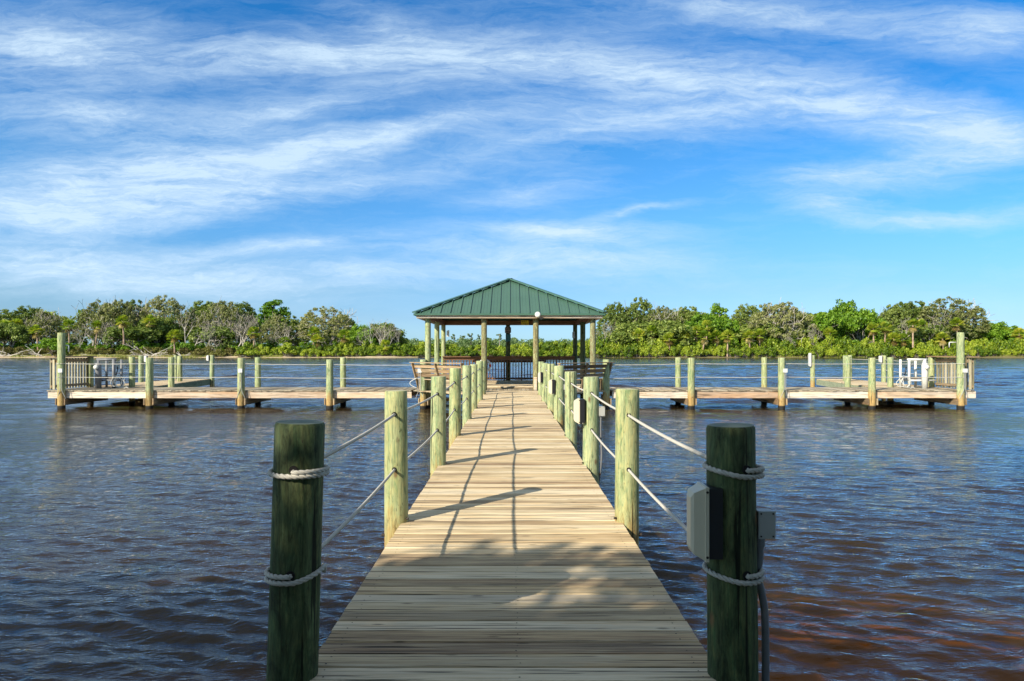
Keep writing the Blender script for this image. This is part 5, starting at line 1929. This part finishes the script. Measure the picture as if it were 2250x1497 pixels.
# ------------------------------------------------------------------ shade trees standing on the near shore behind the camera
def shade_tree(name, base, foot, lab, seed, t0=11.0):
    """foot: ground footprints (x, y, radius, density) that the crown shades, lifted along the sun direction"""
    rs = np.random.RandomState(seed)
    root = empty(name, base, label=lab, cat='tree')
    b = np.array(base)
    cs, rd, per = [], [], []
    Sv = np.array(S)
    for fx_, fy_, rr, dens in foot:
        n = max(1, int(dens * 9 * (rr / 0.8) ** 2))
        for _ in range(n):
            a, q = rs.uniform(0, 2 * PI), math.sqrt(rs.uniform(0, 1)) * rr
            p = np.array([fx_ + q * math.cos(a), fy_ + q * math.sin(a) * 1.1, 0.0]) + Sv * (t0 + rs.uniform(-1.5, 3.5))
            cs.append(p - b)
            rd.append(rs.uniform(0.28, 0.5))
    cs, rd = np.array(cs), np.array(rd)
    V, rn = leaf_quads(rs, cs, rd, 150, 0.13, 0.8, out=0.3, shell=0.1)
    quads_mesh('crown', V, rn, MAT['near_leaf'], root)
    segs = []
    top = np.array([0, 0, 5.0])
    segs.append((np.array([0, 0, -0.8]), top * 0.55, 0.38, 0.30, 1))
    segs.append((top * 0.55, top, 0.30, 0.24, 1))
    ks = cs[rs.permutation(len(cs))[:26]]
    for k in ks:
        mid = top + (k - top) * 0.5 + rs.normal(0, 0.25, 3)
        segs.append((top, mid, 0.10, 0.06, 2))
        segs.append((mid, k, 0.05, 0.015, 3))
    segs_mesh('trunk', segs, MAT['bark_grey'], root, 0.012)


FOOT = []
rs0 = np.random.RandomState(4)
# solid shade over the near left of the deck and everything nearer the camera
for gx in np.arange(-12, 6.6, 0.9):
    # northern limit of the shade for this x (deck coordinates)
    if gx < -1.5:
        lim = 5.2 + 0.6 * math.sin(gx * 1.3) + (0.8 if gx < -4 else 0)
    elif gx < 0.3:
        lim = 4.95
    elif gx < 1.6:
        lim = 3.85
    elif gx < 3.0:
        lim = 4.35
    else:
        lim = 2.0
    gy = -1.5
    while gy < lim - 0.45:
        FOOT.append((gx, gy, 0.75, (0.72 if gy > 3.4 and gx > -1.2 else 0.95) if gy > 2 else 0.6))
        gy += 0.9
    FOOT.append((gx, lim - 0.5, 0.55, 1.0))
# ragged dapples on the deck's right half
for fx_, fy_, rr, dn in ((-0.2, 5.1, 0.25, 0.9), (0.3, 5.2, 0.2, 0.8), (0.75, 4.75, 0.16, 0.9), (1.05, 4.4, 0.13, 0.8), (0.15, 4.75, 0.28, 1.2), (0.45, 4.2, 0.22, 1.1), (0.6, 3.7, 0.3, 1.1), (0.9, 3.95, 0.15, 0.9), (1.7, 4.5, 0.35, 1.5), (2.35, 4.6, 0.5, 1.6), (1.9, 3.9, 0.4, 1.5), (1.5, 3.55, 0.3, 1.2)):
    FOOT.append((fx_, fy_, rr, dn))
half = [f for f in FOOT if f[0] < -3.5]
rest = [f for f in FOOT if f[0] >= -3.5]
shade_tree('shade_tree', (-8.5, -9.5, 0.4), rest, 'leafy tree on the near shore behind the viewer shading the pier', 31)
shade_tree('shade_tree', (-16.0, -9.0, 0.4), half, 'second leafy tree on the near shore shading the water at left', 32)

# unseen canopy behind and above the viewer, added to darken the near deck
rs_ = np.random.RandomState(55)
root = empty('shade_tree', (7.5, -9.0, 0.5), label='unseen tree canopy added behind and above the viewer to darken the near deck', cat='tree')
cs = []
while len(cs) < 900:
    if len(cs) < 640:
        p_ = (rs_.uniform(-13, 12), rs_.uniform(-14, -1.5), rs_.uniform(2.5, 12))
    else:
        p_ = (rs_.uniform(0.3, 9), rs_.uniform(-3, 2.6), rs_.uniform(7.6, 9.8))
    sx_, sy_ = p_[0] + 1.093 * p_[2], p_[1] + 1.208 * p_[2]
    # leave the sun its way to the parts of the pier that stand in the open
    if (sy_ > 2.9 and sx_ < 8.8) or (abs(p_[0]) < 1.6 and p_[2] < 4.2):
        continue
    cs.append((p_[0] - 7.5, p_[1] + 9.0, p_[2]))
cs = np.array(cs)
V, rn = leaf_quads(rs_, cs, rs_.uniform(0.6, 1.0, len(cs)), 80, 0.30, 0.8, out=0.4, shell=0.2)
quads_mesh('crown', V, rn, MAT['near_leaf'], root)
sg_ = [(np.array([0, 0, -0.8]), np.array([0, 0, 3.2]), 0.4, 0.32, 1)]
for k in cs[:40]:
    m_ = np.array([0, 0, 3.2]) + (k - np.array([0, 0, 3.2])) * 0.5 + rs_.normal(0, 0.3, 3)
    sg_ += [(np.array([0, 0, 3.2]), m_, 0.12, 0.07, 2), (m_, k, 0.06, 0.02, 3)]
segs_mesh('trunk', sg_, MAT['bark_grey'], root, 0.012)
